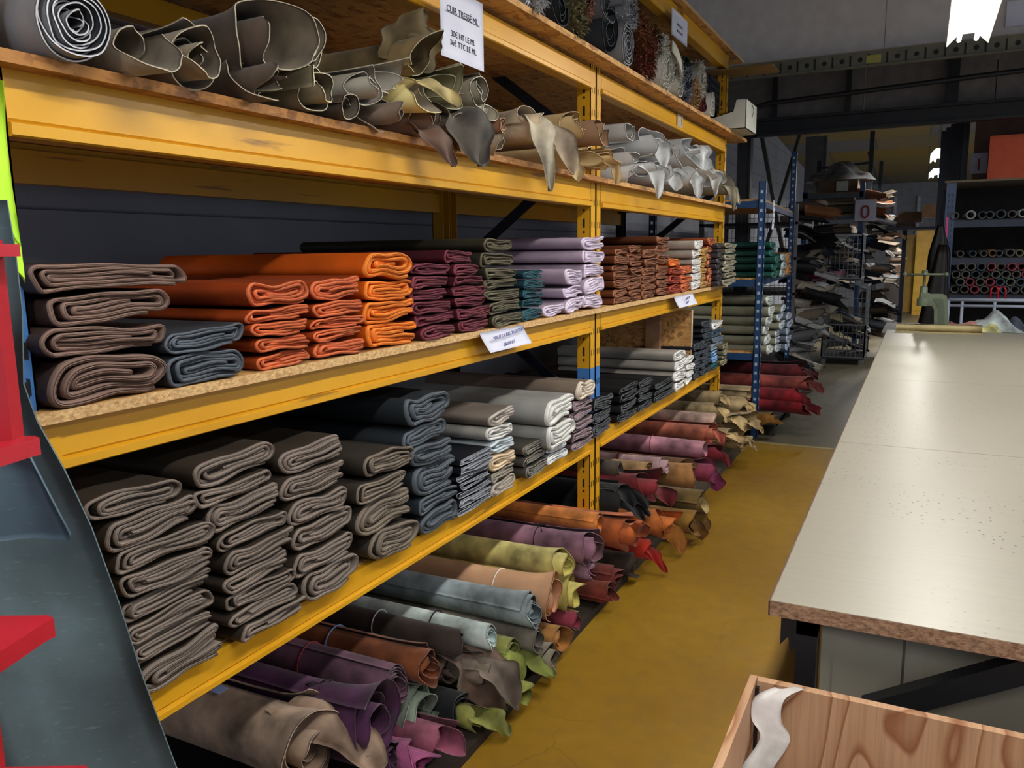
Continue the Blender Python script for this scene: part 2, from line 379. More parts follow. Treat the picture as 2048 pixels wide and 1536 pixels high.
upright(3.630, P1, XF-.065, XF, [(0, ZD, YEL), (ZD, zt, BRBLUE), (zt, 3.25, YEL)], RACK)
upright(P2-.062, P2, XF-.065, XF, [(0, 3.1, YEL)], RACK)
for y in (P0-.06, 3.556, 3.630, P2-.062):
    upright(y, y+.062, XB+.065, XB, [(0, 1.28, NAVY), (1.28, 3.2, YEL if y < 6 else NAVY)], RACK, False)
for y in (P0-.02, 3.6, P2-.03):                   # frame braces, front to back
    b = MB()
    for k in range(4):
        za = .25+k*.62
        b.bar((XF-.07, y, za+(0 if k % 2 else .55)), (XB+.07, y, za+(.55 if k % 2 else 0)), .045, .02, up=(0, 1, 0))
    for k in range(3): b.bar((XF-.07, y, .2+k*1.24), (XB+.07, y, .2+k*1.24), .04, .02, up=(0, 1, 0))
    b.build('frame_brace', NAVY, RACK)
def beam(y0, y1, ztop, zbot, x=XF, back=False):
    h = ztop-zbot; s = -1 if not back else 1
    lip = h*.24
    poly = [(x, ztop), (x+.001, zbot+lip+.004), (x-.003, zbot+lip), (x+.011, zbot+lip-.004), (x+.011, zbot+.003), (x+.006, zbot), (x-.045, zbot), (x-.045, ztop-.02), (x-.02, ztop-.02), (x-.02, ztop)]
    if back: poly = [(2*x-a, c) for a, c in poly][::-1]
    return MB().prism(poly, y0, y1, 'y').build('beam', YEL, RACK)
ZB_ = {'A': (ZA-.02+.0, 2.322), 'B': (ZB, 1.803), 'C': (ZC, 1.220), 'D': (.712, .636)}
for k, (zt_, zb_) in ZB_.items():
    for (a, c) in ((P0, 3.556), (P1, P2-.062)):
        beam(a, c, zt_, zb_); beam(a, c, zt_, zb_, XB, True)
for (a, c) in ((P0, 3.556), (P1, P2-.062)): beam(a, c, 3.02, 2.91); beam(a, c, 3.02, 2.91, XB, True)
# connector plate and bolt on the near end of the middle beam
MB().box((XF, P0-.055, 1.19), (XF+.006, P0+.03, 1.33)).build('connector_plate', YEL, RACK)
for q_ in ((50, 700), (56, 772)):
    kq = at(*q_, x=XF); b = MB(); b.prism([(kq[1]-.010, kq[2]-.014), (kq[1]+.004, kq[2]-.018), (kq[1]+.004, kq[2]+.012), (kq[1]-.002, kq[2]+.014), (kq[1]-.002, kq[2]+.004), (kq[1]-.010, kq[2]+.004)], XF+.0004, XF+.0016, 'x'); b.build('keyhole', DARK, RACK)
MB().lathe([(.008, .0062), (.008, .0085)], (XF, P0-.03, 1.30), 'x', 12).build('bolt_hole', DARK, RACK)
def board(name, x0, x1, y0, y1, z0, z1, mat, lab, edge=CHIP, jag=0):
    b = MB(); n = max(2, int((y1-y0)/.05)) if jag else 1; rr = random.Random(int(z0*100))
    ys = [y0+(y1-y0)*k/n for k in range(n+1)]; fx = [x1+(rr.uniform(-jag, jag) if jag else 0) for _ in ys]
    for k in range(n):
        A = [(x0, ys[k]), (fx[k], ys[k]), (fx[k+1], ys[k+1]), (x0, ys[k+1])]
        v = [(x, y, z0) for x, y in A]+[(x, y, z1) for x, y in A]
        b.add(v, [(0, 3, 2, 1), (4, 5, 6, 7)], 0); b.add(v, [(1, 2, 6, 5)], 1)
        if k == 0: b.add(v, [(0, 1, 5, 4)], 1)
        if k == n-1: b.add(v, [(2, 3, 7, 6)], 1)
    b.add([(x0, y0, z0), (x0, y1, z0), (x0, y1, z1), (x0, y0, z1)], [(0, 1, 2, 3)], 1)
    o = b.build(name, [mat, edge]); tag(o, lab, 'board', 'shelf boards of the yellow rack'); return o
board('shelf_board', -2.56, -1.29, P0-.1, 3.72, 2.43, 2.452, OSB, 'upper shelf board under the fur rolls, bay nearest the camera', OSB)  # unseen rear of the boards extended past the frame to shade the wall
board('shelf_board', -2.56, -1.29, 3.724, 6.72, 2.43, 2.452, OSB, 'upper shelf board under the fur rolls, far bay', OSB)
board('shelf_board', -2.56, -1.335, P0-.04, 3.66, 1.913, 1.934, OSBD, 'brown stained board under the rolled taupe hides, bay nearest the camera', OSBD, .002)
board('shelf_board', -2.56, -1.335, 3.664, 6.62, 1.913, 1.934, OSBD, 'brown stained board under the white hides, far bay', OSB, .002)
board('shelf_board', -2.56, -1.345, P0-.045, 3.62, 1.313, 1.335, OSB, 'chipboard shelf with ragged front edge under orange and burgundy hides', CHIP, .002)
board('shelf_board', -2.56, -1.345, 3.624, P2+.02, 1.313, 1.335, OSB, 'chipboard shelf with ragged front edge under brown and white hides, far bay', CHIP, .002)
board('shelf_board', -2.56, -1.405, P0+.005, 3.55, .695, .713, OSB, 'lowest shelf board under the stacked grey hides, bay nearest the camera', CHIP)
board('shelf_board', -2.56, -1.405, 3.70, P2-.065, .695, .713, OSB, 'lowest shelf board under the black hides, far bay', CHIP)
board('shelf_board', -2.56, -1.33, P0, P2+.3, 3.025, 3.045, OSB, 'thin board along the very top of the yellow rack', CHIP)
tag(MB().box((-2.15, .3, 0), (-1.2, 3.62, .035)).build('floor_board', plain('#2a2018', .7)), 'low dark board on the floor under the near bay rolls', 'board')
tag(MB().box((-2.15, 3.70, 0), (-1.2, 6.7, .035)).build('floor_board', plain('#4a4236', .7)), 'low dark board on the floor under the far bay rolls', 'board')
p = at(160, 945, x=-1.37)
tag(MB().box((-2.1, P0+.005, .713), (-1.365, P0+.027, p[2])).build('divider_board', CHIP), 'upright chipboard panel standing at the near end of the lowest shelf', 'board')
# OSB divider of the far bay with its stud
g = empty('partition', (0, 5.42, 0)); tag(g, 'upright flake board panel with a pale wooden stud between the far bay shelves', 'divider panel')
MB().box((-2.2, 0, .713), (-1.37, .018, 1.20)).build('panel', OSB, g)
MB().box((-1.68, -.04, .713), (-1.58, -.001, 1.20)).build('stud', plain('#a07a5a', .7), g)['label'] = 'pale wooden stud'
MB().box((-1.372, -.004, .713), (-1.366, .02, 1.20)).build('edge_strip', plain('#cdb592', .7), g)

# cardboard scraps at the far top end of the rack
g = MB().box((-1.5, 6.15, 2.88), (-1.02, 6.45, 2.886)).build('cardboard_sheet', plain('#8a6a34', .8)); g.rotation_euler = (0, 0, 0)
tag(g, 'brown cardboard flap sticking out at the far top corner of the yellow rack', 'cardboard')

# ------------------------------------------------------------------ folded hides
PATS = {4: [[0, 3, 1, 2], [0, 3, 2, 1]], 5: [[0, 4, 1, 3, 2], [0, 4, 3, 1, 2]], 6: [[0, 5, 1, 4, 2, 3], [0, 5, 4, 1, 2, 3]],
        7: [[0, 6, 1, 5, 2, 4, 3], [0, 6, 5, 1, 2, 4, 3]], 8: [[0, 7, 6, 1, 2, 5, 4, 3], [0, 7, 1, 6, 2, 5, 3, 4]]}
def fold_path(w, h, n, rr):
    pat = list(rr.choice(PATS[n])); pitch = h/n
    zs = [(i+.5)*pitch for i in range(n)]
    turns = []; side = -1
    for a, c in zip(pat, pat[1:]): turns.append((min(a, c), max(a, c), side)); side = -side
    cen = []
    for (a, c, s) in turns:
        enc = [t for t in turns if t[2] == s and t[0] < a and t[1] > c]
        r = (c-a)*pitch/2
        if enc:
            R = max((t[1]-t[0]) for t in enc)*pitch/2; base = w/2-R*.95-len(enc)*pitch*.4
            cen.append((base-rr.uniform(0, .05)*w, min(r, pitch*2)))
        else:
            cen.append((w/2-r*.95-rr.uniform(0, .05)*w*(0 if r > pitch else 1), r*.95))
    pts = []; y = w/2*rr.uniform(.6, .9)
    side = -1
    for k, lay in enumerate(pat):
        if k < len(turns): y1 = side*cen[k][0]
        else: y1 = side*w*rr.uniform(.1, .3)
        m = 11
        for q in range(m): pts.append((y+(y1-y)*q/(m-1), zs[lay]))
        if k < len(turns):
            nx = pat[k+1]; zc = (zs[lay]+zs[nx])/2; rz = (zs[nx]-zs[lay])/2; rx = cen[k][1]
            m = 9 if abs(nx-lay) > 1 else 6
            for q in range(1, m):
                a = math.pi*q/m; pts.append((y1+side*rx*math.sin(a), zc-rz*math.cos(a)))
            y = y1; side = -side
    P = np.array(pts); out = [P[0]]
    for q in P[1:]:
        if np.hypot(*(q-out[-1])) > 1e-4: out.append(q)
    P = np.array(out)
    ph = [rr.uniform(0, 6.28) for _ in range(5)]; yy = P[:, 0]/w
    sc = 1+.10*np.sin(3.1*yy+ph[0])+.07*np.sin(7*yy+ph[1]) - .16*rr.random()*(yy+.5)
    zz = (P[:, 1]-h/2)*sc + h/2 + h*.07*np.sin(4.2*yy+ph[2])+h*.035*np.sin(11*yy+P[:, 1]/h*4+ph[3])
    P[:, 0] += w*.02*np.sin(P[:, 1]/h*5+ph[4])
    zz = (zz-zz.min())/(zz.max()-zz.min())*(h-pitch*.8)+pitch*.4
    P[:, 1] = zz
    return P, pitch
def folded(w, h, n, face, edge, L, seed, tk=.82):
    rr = random.Random(seed); P, pitch = fold_path(w, h, n, rr)
    t = pitch*tk
    xs = [0, -.08*t, -.3*t, -.9*t, -2.5*t, -L*.5, -L]; tf = [.25, .62, .88, 1, 1, 1, 1]
    G = np.zeros((len(P), len(xs), 3)); ph = rr.uniform(0, 6)
    off = .004*np.sin(np.linspace(0, 14, len(P))+ph)+.004*np.sin(np.linspace(0, 31, len(P))+ph*2)
    for j, x in enumerate(xs):
        G[:, j, 0] = x+(off if j < 5 else 0); G[:, j, 1] = P[:, 0]; G[:, j, 2] = P[:, 1]
    T = np.tile(np.array(tf)*t, (len(P), 1))
    V, F, M = sheet_arrays(G, t, T=T, rim_j0=3)
    return V, F, M
ORD = {1: [''], 2: ['bottom', 'top']}
def ordname(i, n):
    if n == 1: return 'single'
    if i == 0: return 'lowest'
    if i == n-1: return 'topmost'
    w = ['second', 'third', 'fourth', 'fifth', 'sixth', 'seventh', 'eighth', 'ninth']
    return w[i-1]+' from bottom'
SEED = [100]
def hide(y0, y1, z0, z1, xf, cols, nl, lab, grp, L=.8, tilt=0.0, suede=0, tk=.88, rough=.55):
    SEED[0] += 7
    face, edge = cols
    V, F, M = folded(y1-y0, z1-z0, nl, face, edge, L, SEED[0], tk)
    o = build('folded_hide', V, F, [leather(face, rough, suede), leather(edge, .7)], M, None, True, ((xf), (y0+y1)/2, z0))
    o.rotation_euler = (tilt, 0, random.Random(SEED[0]).uniform(-.015, .015))
    return tag(o, lab, 'folded leather', grp)
random.seed(5)
GC, GD = 'folded hides on the middle shelf', 'folded hides on the lowest shelf'
def stack_rows(xf, base, rows, vT, cols, nl, desc, colour, grp, L=.8, suede=0):
    """rows bottom to top: (u left, v of the lower left corner, u right)"""
    n = len(rows); zs = [base]+[float(at(r[0], r[1], x=xf)[2]) for r in rows[1:]]+[float(at(rows[-1][0], vT, x=xf)[2])]
    for i, (a, v, c) in enumerate(rows):
        if i: zs[i] = max(zs[i], zs[i-1]+.018)
    zs[n] = max(zs[n], zs[n-1]+.025)
    for i, (a, v, c) in enumerate(rows):
        xx = xf+random.uniform(-.006, .006)
        y0, y1 = float(at(a, v, x=xf)[1]), float(at(c, v, x=xf)[1])
        k = nl if zs[i+1]-zs[i] > .045 else max(4, nl-2)
        cc = cols[i % len(cols)] if isinstance(cols, list) else cols
        hide(y0, y1, zs[i]+.0005, zs[i+1]-.0005, xx, cc, k, '%s folded hide, %s %s' % (colour, ordname(i, n), desc), grp, L, 0, suede)
def column(xf, base, uL, uR, vB, vT, n, cols, desc, colour, grp, nl=6, L=.8, topL=0, jit=.006, suede=0, colours=None, tk=.82):
    um = (uL+uR)/2; y0, y1 = float(at(uL, vB, x=xf)[1]), float(at(uR, vB, x=xf)[1]); zt = float(at(uL, vT, x=xf)[2])
    hs = [random.uniform(.8, 1.2) for _ in range(n)]; s = sum(hs); z = base
    for i in range(n):
        h = hs[i]/s*(zt-base); d = random.uniform(-jit, jit); cc = cols[i % len(cols)] if isinstance(cols, list) else cols
        nm = colours[i] if colours else colour
        ov = topL if i == n-1 else random.uniform(-.008, .008)
        hide(y0+d, y1+d-.003, z+.0005, z+h-.0005, xf+ov, cc, nl, '%s folded hide, %s %s' % (nm, ordname(i, n), desc), grp, L, 0, suede, tk)
        z += h
XS = -1.345
TAU = ('#3b2b26', '#7d655b')
stack_rows(XS, 1.3355, [(105, 808, 331), (90, 722, 333), (105, 657, 333), (64, 590, 374)], 528, TAU, 6, 'of leftmost stack, middle shelf', 'brown taupe', GC)
stack_rows(XS, 1.3355, [(336, 772, 492), (333, 712, 486)], 660, ('#34393f', '#5d646e'), 8, 'beside the brown taupe stack', 'slate grey', GC)
OR1 = ('#8a3610', '#cf6c42')
stack_rows(XS, 1.3355, [(523, 742, 622), (517, 711, 620), (506, 680, 618), (497, 649, 617), (494, 618, 616)], 565, OR1, 7, 'of left orange stack', 'dull orange', GC)
stack_rows(XS, 1.3355, [(636, 717, 732), (630, 688, 728), (630, 663, 728), (632, 637, 730), (627, 605, 720)], 555, OR1, 7, 'of middle orange stack', 'coral orange', GC)
OR2 = ('#c2520a', '#e8822c')
stack_rows(XS, 1.3355, [(741, 702, 838), (736, 652, 832), (734, 606, 826), (734, 563, 822)], 505, OR2, 6, 'of right orange stack, before burgundy', 'bright orange', GC)
BU = ('#3c1019', '#743542')
stack_rows(XS, 1.3355, [(845, 683, 912), (836, 655, 908), (830, 632, 900), (828, 605, 896), (825, 580, 898), (828, 553, 900)], 527, BU, 7, 'of left burgundy stack', 'burgundy', GC)
stack_rows(XS, 1.3355, [(922, 668, 980), (915, 641, 975), (913, 618, 972), (910, 597, 970), (906, 573, 962), (906, 553, 958), (890, 529, 944)], 500, BU, 7, 'of right burgundy stack', 'dark burgundy', GC)
OL = ('#2d2a1f', '#66614e')
stack_rows(XS, 1.3355, [(986, 657, 1044), (978, 632, 1042), (973, 605, 1038), (970, 583, 1034), (970, 560, 1030), (965, 536, 1024), (966, 505, 1022)], 476, OL, 7, 'of stack between burgundy and teal', 'olive grey', GC)
column(XS, 1.3355, 1048, 1088, 645, 541, 5, ('#12303a', '#2c5560'), 'of small teal stack', 'dark teal', GC)
LI = ('#a593a4', '#dccfe2')
column(XS, 1.3355, 1092, 1129, 636, 612, 1, LI, 'lying by the teal stack', 'pale lilac', GC, 5)
column(XS, 1.3355, 1131, 1165, 628, 538, 3, LI, 'of short lilac stack', 'pale lilac', GC, 6)
column(XS, 1.3355, 1168, 1207, 618, 471, 5, LI, 'of tall lilac stack by the post', 'pale lilac', GC, 6)
BR = ('#5b2f18', '#905f45')
column(XS, 1.3355, 1228, 1256, 611, 497, 7, BR, 'of first brown stack, far bay', 'chestnut brown', GC, 5)
column(XS, 1.3355, 1258, 1283, 603, 490, 8, BR, 'of second brown stack, far bay', 'chestnut brown', GC, 5)
column(XS, 1.3355, 1285, 1311, 600, 498, 6, BR, 'of third brown stack, far bay', 'chestnut brown', GC, 5)
column(XS, 1.3355, 1313, 1336, 596, 472, 7, BR, 'of fourth brown stack, far bay', 'chestnut brown', GC, 6, topL=0)
column(XS, 1.3355, 1338, 1360, 590, 517, 4, [('#7a2a1a', '#a84a38'), ('#7a2a1a', '#a84a38'), ('#8a3a24', '#b0543c'), ('#b5540f', '#e07a34')], 'of red brown stack, far bay', 'red brown', GC, 5, colours=['red brown', 'red brown', 'red brown', 'orange'])
column(XS, 1.3355, 1362, 1381, 588, 532, 3, ('#a24a20', '#cf7348'), 'of low terracotta stack, far bay', 'terracotta', GC, 5)
column(XS, 1.3355, 1383, 1399, 582, 480, 6, ('#a79c90', '#e8e6e2'), 'of white stack, far bay', 'off white', GC, 5, topL=.02)
column(XS, 1.3355, 1401, 1414, 579, 496, 6, ('#8a6634', '#c09a5c'), 'of ochre stack, far bay', 'ochre tan', GC, 5)
column(XS, 1.3355, 1416, 1431, 574, 475, 7, ('#8a4424', '#bf7450'), 'of terracotta stack by the end post', 'terracotta', GC, 5)
column(-1.30, 1.3355, 1434, 1446, 571, 486, 8, ('#302c30', '#4c474c'), 'of slim charcoal stack at the rack end', 'charcoal', GC, 4)
# lowest shelf
XD = -1.345; BD = .7135
TG = ('#352e26', '#7c7067')
stack_rows(XD, BD, [(285, 1412, 454), (267, 1338, 435), (257, 1297, 430), (252, 1253, 425), (245, 1210, 431), (232, 1160, 431), (218, 1113, 405), (181, 1058, 366)], 1000, TG, 7, 'of first taupe stack, lowest shelf', 'dark taupe', GD)
stack_rows(XD, BD, [(484, 1300, 611), (465, 1265, 600), (459, 1234, 595), (455, 1195, 588), (455, 1157, 588), (443, 1111, 580), (424, 1073, 564), (392, 1025, 551), (392, 986, 553)], 925, TG, 7, 'of second taupe stack, lowest shelf', 'dark taupe', GD)
stack_rows(XD, BD, [(617, 1211, 717), (592, 1164, 714), (590, 1115, 710), (581, 1065, 698), (566, 1015, 690), (567, 959, 689)], 905, TG, 7, 'of third taupe stack, lowest shelf', 'dark taupe', GD)
stack_rows(XD, BD, [(750, 1149, 840), (722, 1083, 826), (713, 1016, 812), (733, 965, 828)], 912, ('#35302a', '#756a5e'), 8, 'of fourth taupe stack, lowest shelf', 'dark taupe', GD)
stack_rows(XD, BD, [(850, 1088, 918), (840, 1035, 915), (834, 1005, 912), (824, 945, 903), (812, 902, 890), (818, 860, 898)], 800, ('#23292e', '#515962'), 6, 'of slate stack on lowest shelf', 'slate blue grey', GD)
column(XD, BD, 921, 984, 1041, 920, 7, ('#0b0e17', '#8f939c'), 'of thin layered black stack', 'navy black', GD, 5, tk=.4)
column(XD, BD, 984, 1030, 990, 826, 6, [('#6c6258', '#a79d92'), ('#4a463f', '#8f887c'), ('#a58d72', '#d8c2a4'), ('#8f989c', '#c4d0d8'), ('#9a9892', '#d6d6d2'), ('#6f655c', '#b7ada5')], 'of mixed pale stack', 'grey beige', GD, 5, colours=['grey beige', 'dark grey', 'cream', 'pale blue', 'off white', 'mottled greige'])
column(XD, BD, 1050, 1092, 965, 893, 3, ('#3c3a34', '#77746a'), 'of short grey stack, lowest shelf', 'olive grey', GD, 7, tk=.6)
column(XD, BD, 1096, 1134, 932, 894, 2, ('#8a8c8c', '#d9dde0'), 'under the big light grey fold', 'white', GD, 6)
column(XD+.03, .793, 1096, 1146, 880, 806, 2, ('#8f8f8b', '#d4d4d0'), 'of puffy pair on the white pair', 'light grey', GD, 5)
column(XD, BD, 1146, 1184, 908, 805, 5, ('#4c4044', '#8d7b82'), 'of mauve stack before the post', 'mauve grey', GD, 6)
column(XD+.01, float(at(1160, 800, x=XD)[2]), 1156, 1190, 800, 766, 1, ('#77695c', '#cfc4b4'), 'on top of the mauve stack', 'long beige', GD, 5)
BK = ('#08090b', '#4a4d52')
column(XD, BD, 1190, 1226, 880, 800, 3, BK, 'of black stack beside the post', 'black', GD, 6, tk=.55)
column(XD, BD, 1241, 1274, 842, 776, 4, BK, 'of second black stack, far bay', 'black', GD, 5, tk=.55)
column(XD, BD, 1278, 1304, 827, 764, 4, BK, 'of third black stack, far bay', 'black', GD, 5, tk=.55)
column(XD, BD, 1309, 1345, 812, 770, 3, BK, 'of lowest black stack by the white rolls', 'black', GD, 6, tk=.55)
WH = ('#99938a', '#e4e4e2')
column(XD+.02, BD, 1351, 1370, 785, 704, 4, WH, 'of left white stack, far bay', 'off white', GD, 5)
column(XD, BD, 1372, 1386, 771, 715, 4, WH, 'of right white stack, far bay', 'bright white', GD, 5)
NV = ('#14181f', '#3d434c')
column(XD, BD, 1388, 1402, 753, 690, 5, NV, 'of navy stack beside the divider', 'blackish navy', GD, 5)
column(XD, BD, 1404, 1421, 746, 644, 9, NV, 'of tall dark slate stack', 'dark slate', GD, 4)
column(XD, BD, 1424, 1444, 738, 648, 7, [('#1f4448', '#2f5f66'), ('#47698c', '#7fa6d0'), ('#47698c', '#88acd4'), ('#55606c', '#8a96a4'), ('#334048', '#6c7a88'), ('#2a3c48', '#44586a'), ('#a8a8a4', '#e8e8e6')], 'of blue stack at the rack end', 'blue', GD, 5, colours=['teal', 'light blue', 'light blue', 'grey blue', 'slate blue', 'petrol blue', 'white'])

# ------------------------------------------------------------------ rolled hides
def roll_grid(R, turns, L, rr, rag=.015, flare=.0, core=.3, squash=1.0, p=1.0, a0=None, lump=.05):
    n = max(24, int(turns*38)); q = np.linspace(0, 1, n); th = q*turns*2*math.pi + (rr.uniform(0, 6.28) if a0 is None else a0-turns*2*math.pi)
    r = R*(core+(1-core)*q**p)
    ph = [rr.uniform(0, 6.28) for _ in range(8)]
    ds = np.array([0, .006, .02, .045, .08, .14, .25, .45, L*.8, L]); ds = ds[ds <= L] if L > .5 else np.linspace(0, 1, 9)**1.6*L
    G = np.zeros((n, len(ds), 3))
    e = rag*(np.sin(th*.53+ph[0])+.5*np.sin(th*1.6+ph[1])+.2*np.sin(th*3.1+ph[2])+.05*np.sin(th*7+ph[6]))
    for j, d in enumerate(ds):
        k = math.exp(-d/.07); k2 = math.exp(-d/.2)
        f = 1+flare*k*q**1.5*(1+.6*np.sin(th*1.0+ph[3]))
        w = 1+(lump*(.35+.65*k2))*np.sin(2*th+ph[4])+lump*.6*k2*np.sin(3*th+ph[5])+lump*.3*k*np.sin(5*th+ph[7])
        rr_ = r*f*w
        G[:, j, 0] = -d+e*math.exp(-d/.12)
        G[:, j, 1] = rr_*np.cos(th)/squash**.5; G[:, j, 2] = rr_*np.sin(th)*squash**.5
    G[:, :, 1:] *= R/(np.abs(G[:, -1, 1:]).max())
    return G
ROLLS = []
def roll(c, R, face, back, turns, lab, grp, cat='leather roll', L=.8, t=.0022, rag=.015, flare=0, core=.3, squash=1, yaw=0, pitch=0, suede=0, name='hide_roll', a0=None, p=1.0, lump=.05, edge=None, rough=.6):
    SEED[0] += 3; rr = random.Random(SEED[0])
    G = roll_grid(R, turns, L, rr, rag, flare, core, squash, p, a0, lump)
    mats = [leather(face, rough, suede), leather(back, .75, suede)]+([leather(edge, .7)] if edge else [])
    V, F, M = sheet_arrays(G, t, edge=2 if edge else 1)
    o = build(name, V, F, mats, M, None, True, tuple(c))
    o.rotation_euler = (0, pitch, yaw)
    ROLLS.append(o)
    return tag(o, lab, cat, grp)
def flap(parent, p0, p1, p2, p3, W, face, back, seed=0, t=.002, curl=.2, jag=.08, side=(0, 1, 0), tip=.15, name='flap', start=.8):
    """a loose tongue of hide; points are relative to the parent's centre, in world directions"""
    rr = random.Random(seed*13+7); n, m = 20, 11; P = [Vector(x) for x in (p0, p1, p2, p3)]; W *= 1.35; curl *= .35; jag = jag*1.6+.05; pw = rr.choice([1.1, 1.4, 2.0]); lean = rr.uniform(-.25, .25); S = Vector(side if side != (0, 1, 0) else ((.45, .9, 0) if parent.location[1] < 3.0 else (.8, .6, 0))).normalized()
    G = np.zeros((n, m, 3)); ph = [rr.uniform(0, 6) for _ in range(4)]
    for i in range(n):
        s = i/(n-1); a = 1-s
        c = P[0]*a**3+P[1]*3*a*a*s+P[2]*3*a*s*s+P[3]*s**3
        d = (P[1]-P[0])*3*a*a+(P[2]-P[1])*6*a*s+(P[3]-P[2])*3*s*s; d.normalize()
        N = d.cross(S).normalized()
        w = W*(start+(1-start)*min(1, s*2.2))*max(.03, math.sqrt(max(0, 1-max(0, (s-.3-.5*tip)/(.7-.5*tip))**pw))); w0 = w*(1+jag*math.sin(7*s+ph[0])+jag*.6*math.sin(17*s+ph[1])); w1 = w*(1+jag*math.sin(6*s+ph[2])+jag*.6*math.sin(15*s+ph[3]))
        for j in range(m):
            v = j/(m-1)*2-1
            q = c+S*(v*(w1 if v > 0 else w0)/2+lean*W*s*s)+N*(curl*W*(v*v)*(.4+.6*s)+.09*W*math.sin(3.4*v+6*s+ph[1]))
            G[i, j] = q
    o = sheet(name, G, t, [leather(face, .6, 1), leather(back, .75, 1)], None)
    o.parent = parent; o.matrix_parent_inverse = Matrix.Translation(parent.location).to_4x4() @ (Matrix.Translation(parent.location) @ parent.rotation_euler.to_matrix().to_4x4()).inverted() @ Matrix.Identity(4) if False else Matrix.Identity(4)
    if parent.rotation_euler[2] or parent.rotation_euler[1]:
        o.matrix_parent_inverse = parent.rotation_euler.to_matrix().to_4x4().inverted()
    return o
def band(parent, R, x, col, w=.004, bow=False, name='tie'):
    b = MB(); n = 24
    b.tube([(x, (R+.002)*math.cos(2*math.pi*k/n), (R+.002)*math.sin(2*math.pi*k/n)) for k in range(n+1)], w/2, 5)
    if bow:
        for s in (-1, 1):
            b.tube([(x, 0, R+.003), (x+.012*s, s*.012, R+.014), (x+.026*s, s*.03, R+.010), (x+.02*s, s*.02, R+.004), (x, 0, R+.003)], w/2, 5)
            b.tube([(x, 0, R+.003), (x+.018, s*.02, R+.001), (x+.03, s*.035, R-.012)], w/2, 5)
    return b.build(name, leather(col, .6), parent, True)

# --- floor level, near bay and far bay.  u, v = centre of the roll's end, z = its height above the floor
GF = 'rolled hides on the floor under the yellow rack'
def froll(u, v, z, rpx, face, back, turns, lab, dx=0, **k):
    p = at(u, v, z=z); R = msize(rpx*1.08, p)
    x = p[0]; k.setdefault('suede', 1); k.setdefault('L', x+2.17)
    o = roll((x, p[1], max(z, R+.037)), R, face, back, turns, lab, GF, **k); o['_R'] = R
    return o, R
r1, R = froll(622, 1492, .27, 66, '#8f7866', '#a8917c', 4.2, 'big beige taupe hide roll with paper label, nearest the camera', rag=.03, flare=.35, core=.25, t=.003, a0=1.2, suede=.0001, lump=.08)
flap(r1, (-.1, .0, R*.95), (.0, .04, R*1.05), (.10, .06, R*.4), (.16, .07, -R*.9), .12, '#8f7866', '#a8917c', 1, curl=-.2)
MB().box((-.25, -.018, 0), (-.215, .018, .0012)).build('paper_label', plain('#a9c0ee', .6), r1).location = (-.08, -.02, R*1.02)
r2, R = froll(748, 1448, .30, 47, '#40203c', '#4c2a4a', 3.1, 'dark purple hide roll tied with a black cord', rag=.02, flare=.5, core=.5, a0=2.2, lump=.1)
band(r2, R, -.19, '#0d0a0e', .005, True)
r3, R = froll(790, 1369, .31, 36, '#4f3444', '#6a4a5c', 5.5, 'muted plum hide roll with a tight spiral end', rag=.016, core=.22)
band(r3, R, -.33, '#b04048', .005)
r4, R = froll(853, 1332, .31, 33, '#5a2c14', '#7a4428', 4.5, 'rust brown suede hide roll with a curled ragged end', rag=.028, flare=.2, core=.2)
band(r4, R, -.36, '#7a9ad0', .006)
r5, R = froll(915, 1283, .31, 25, '#2c2422', '#3a302c', 3.0, 'blackish brown thin hide roll with overlapping layers', rag=.03, flare=.15, core=.3)
band(r5, R, -.32, '#c8ccd4', .005)
r6, R = froll(980, 1272, .29, 24, '#9db0b0', '#b8c6c4', 4.5, 'pale aqua hide roll with black band and tight spiral end', rag=.015, core=.3)
band(r6, R*1.03, -.22, '#0c0d10', .006)
r7, R = froll(1062, 1222, .29, 30, '#4c5b60', '#8b979c', 6.0, 'slate grey hide roll with a crinkled frilly end', rag=.022, flare=.1, core=.25, lump=.12)
r8, R = froll(1104, 1194, .27, 34, '#b98463', '#c79b78', 3.2, 'peach tan hide roll held by a white band', rag=.022, flare=.35, core=.45, suede=0)
band(r8, R, -.23, '#dcd8cc', .006)
r9, R = froll(1128, 1128, .31, 26, '#b3a755', '#c8be77', 2.8, 'soft yellow hide roll, upper one above a flared yellow end', rag=.022, flare=.2, core=.4)
r10, R = froll(1186, 1096, .31, 27, '#5b3d46', '#8a6478', 3.2, 'mauve plum hide roll tied with a dark knot', rag=.03, flare=.3, core=.35)
band(r10, R, -.26, '#161014', .004, True)
r11, R = froll(1198, 1046, .37, 18, '#b9631f', '#d08040', 3.0, 'small clean orange hide roll above the rust red one', rag=.008, core=.6)
r12, R = froll(1262, 1066, .28, 33, '#7c3a1e', '#b05c30', 2.6, 'rust red hide roll with a wide open folded mouth', rag=.035, flare=.3, core=.4)
flap(r12, (.0, -.02, R*.6), (.04, -.02, R*.9), (.05, .02, R*.3), (.05, .05, -R*.2), .07, '#9c4c28', '#d98f5c', 2, curl=.3)
r13, R = froll(1236, 996, .36, 31, '#141619', '#1d2023', 2.6, 'thick black hide roll with loose overlapping ends', rag=.04, flare=.2, core=.4, rough=.55)
for q, (dy, dz) in enumerate(((-.03, .02), (.03, .0), (.05, -.05), (-.01, -.05))):
    flap(r13, (-.08, dy*.7, dz+.03), (.0, dy, dz+.05), (.07, dy, dz+.02), (.10+.02*q, dy+.02, dz-.05), .08, '#141619', '#1d2023', 10+q, curl=.25)
r14, R = froll(1300, 975, .34, 26, '#5c1c22', '#7a2c30', 2.6, 'wine red hide roll with a ragged end behind the black one', rag=.04, flare=.35, core=.4)
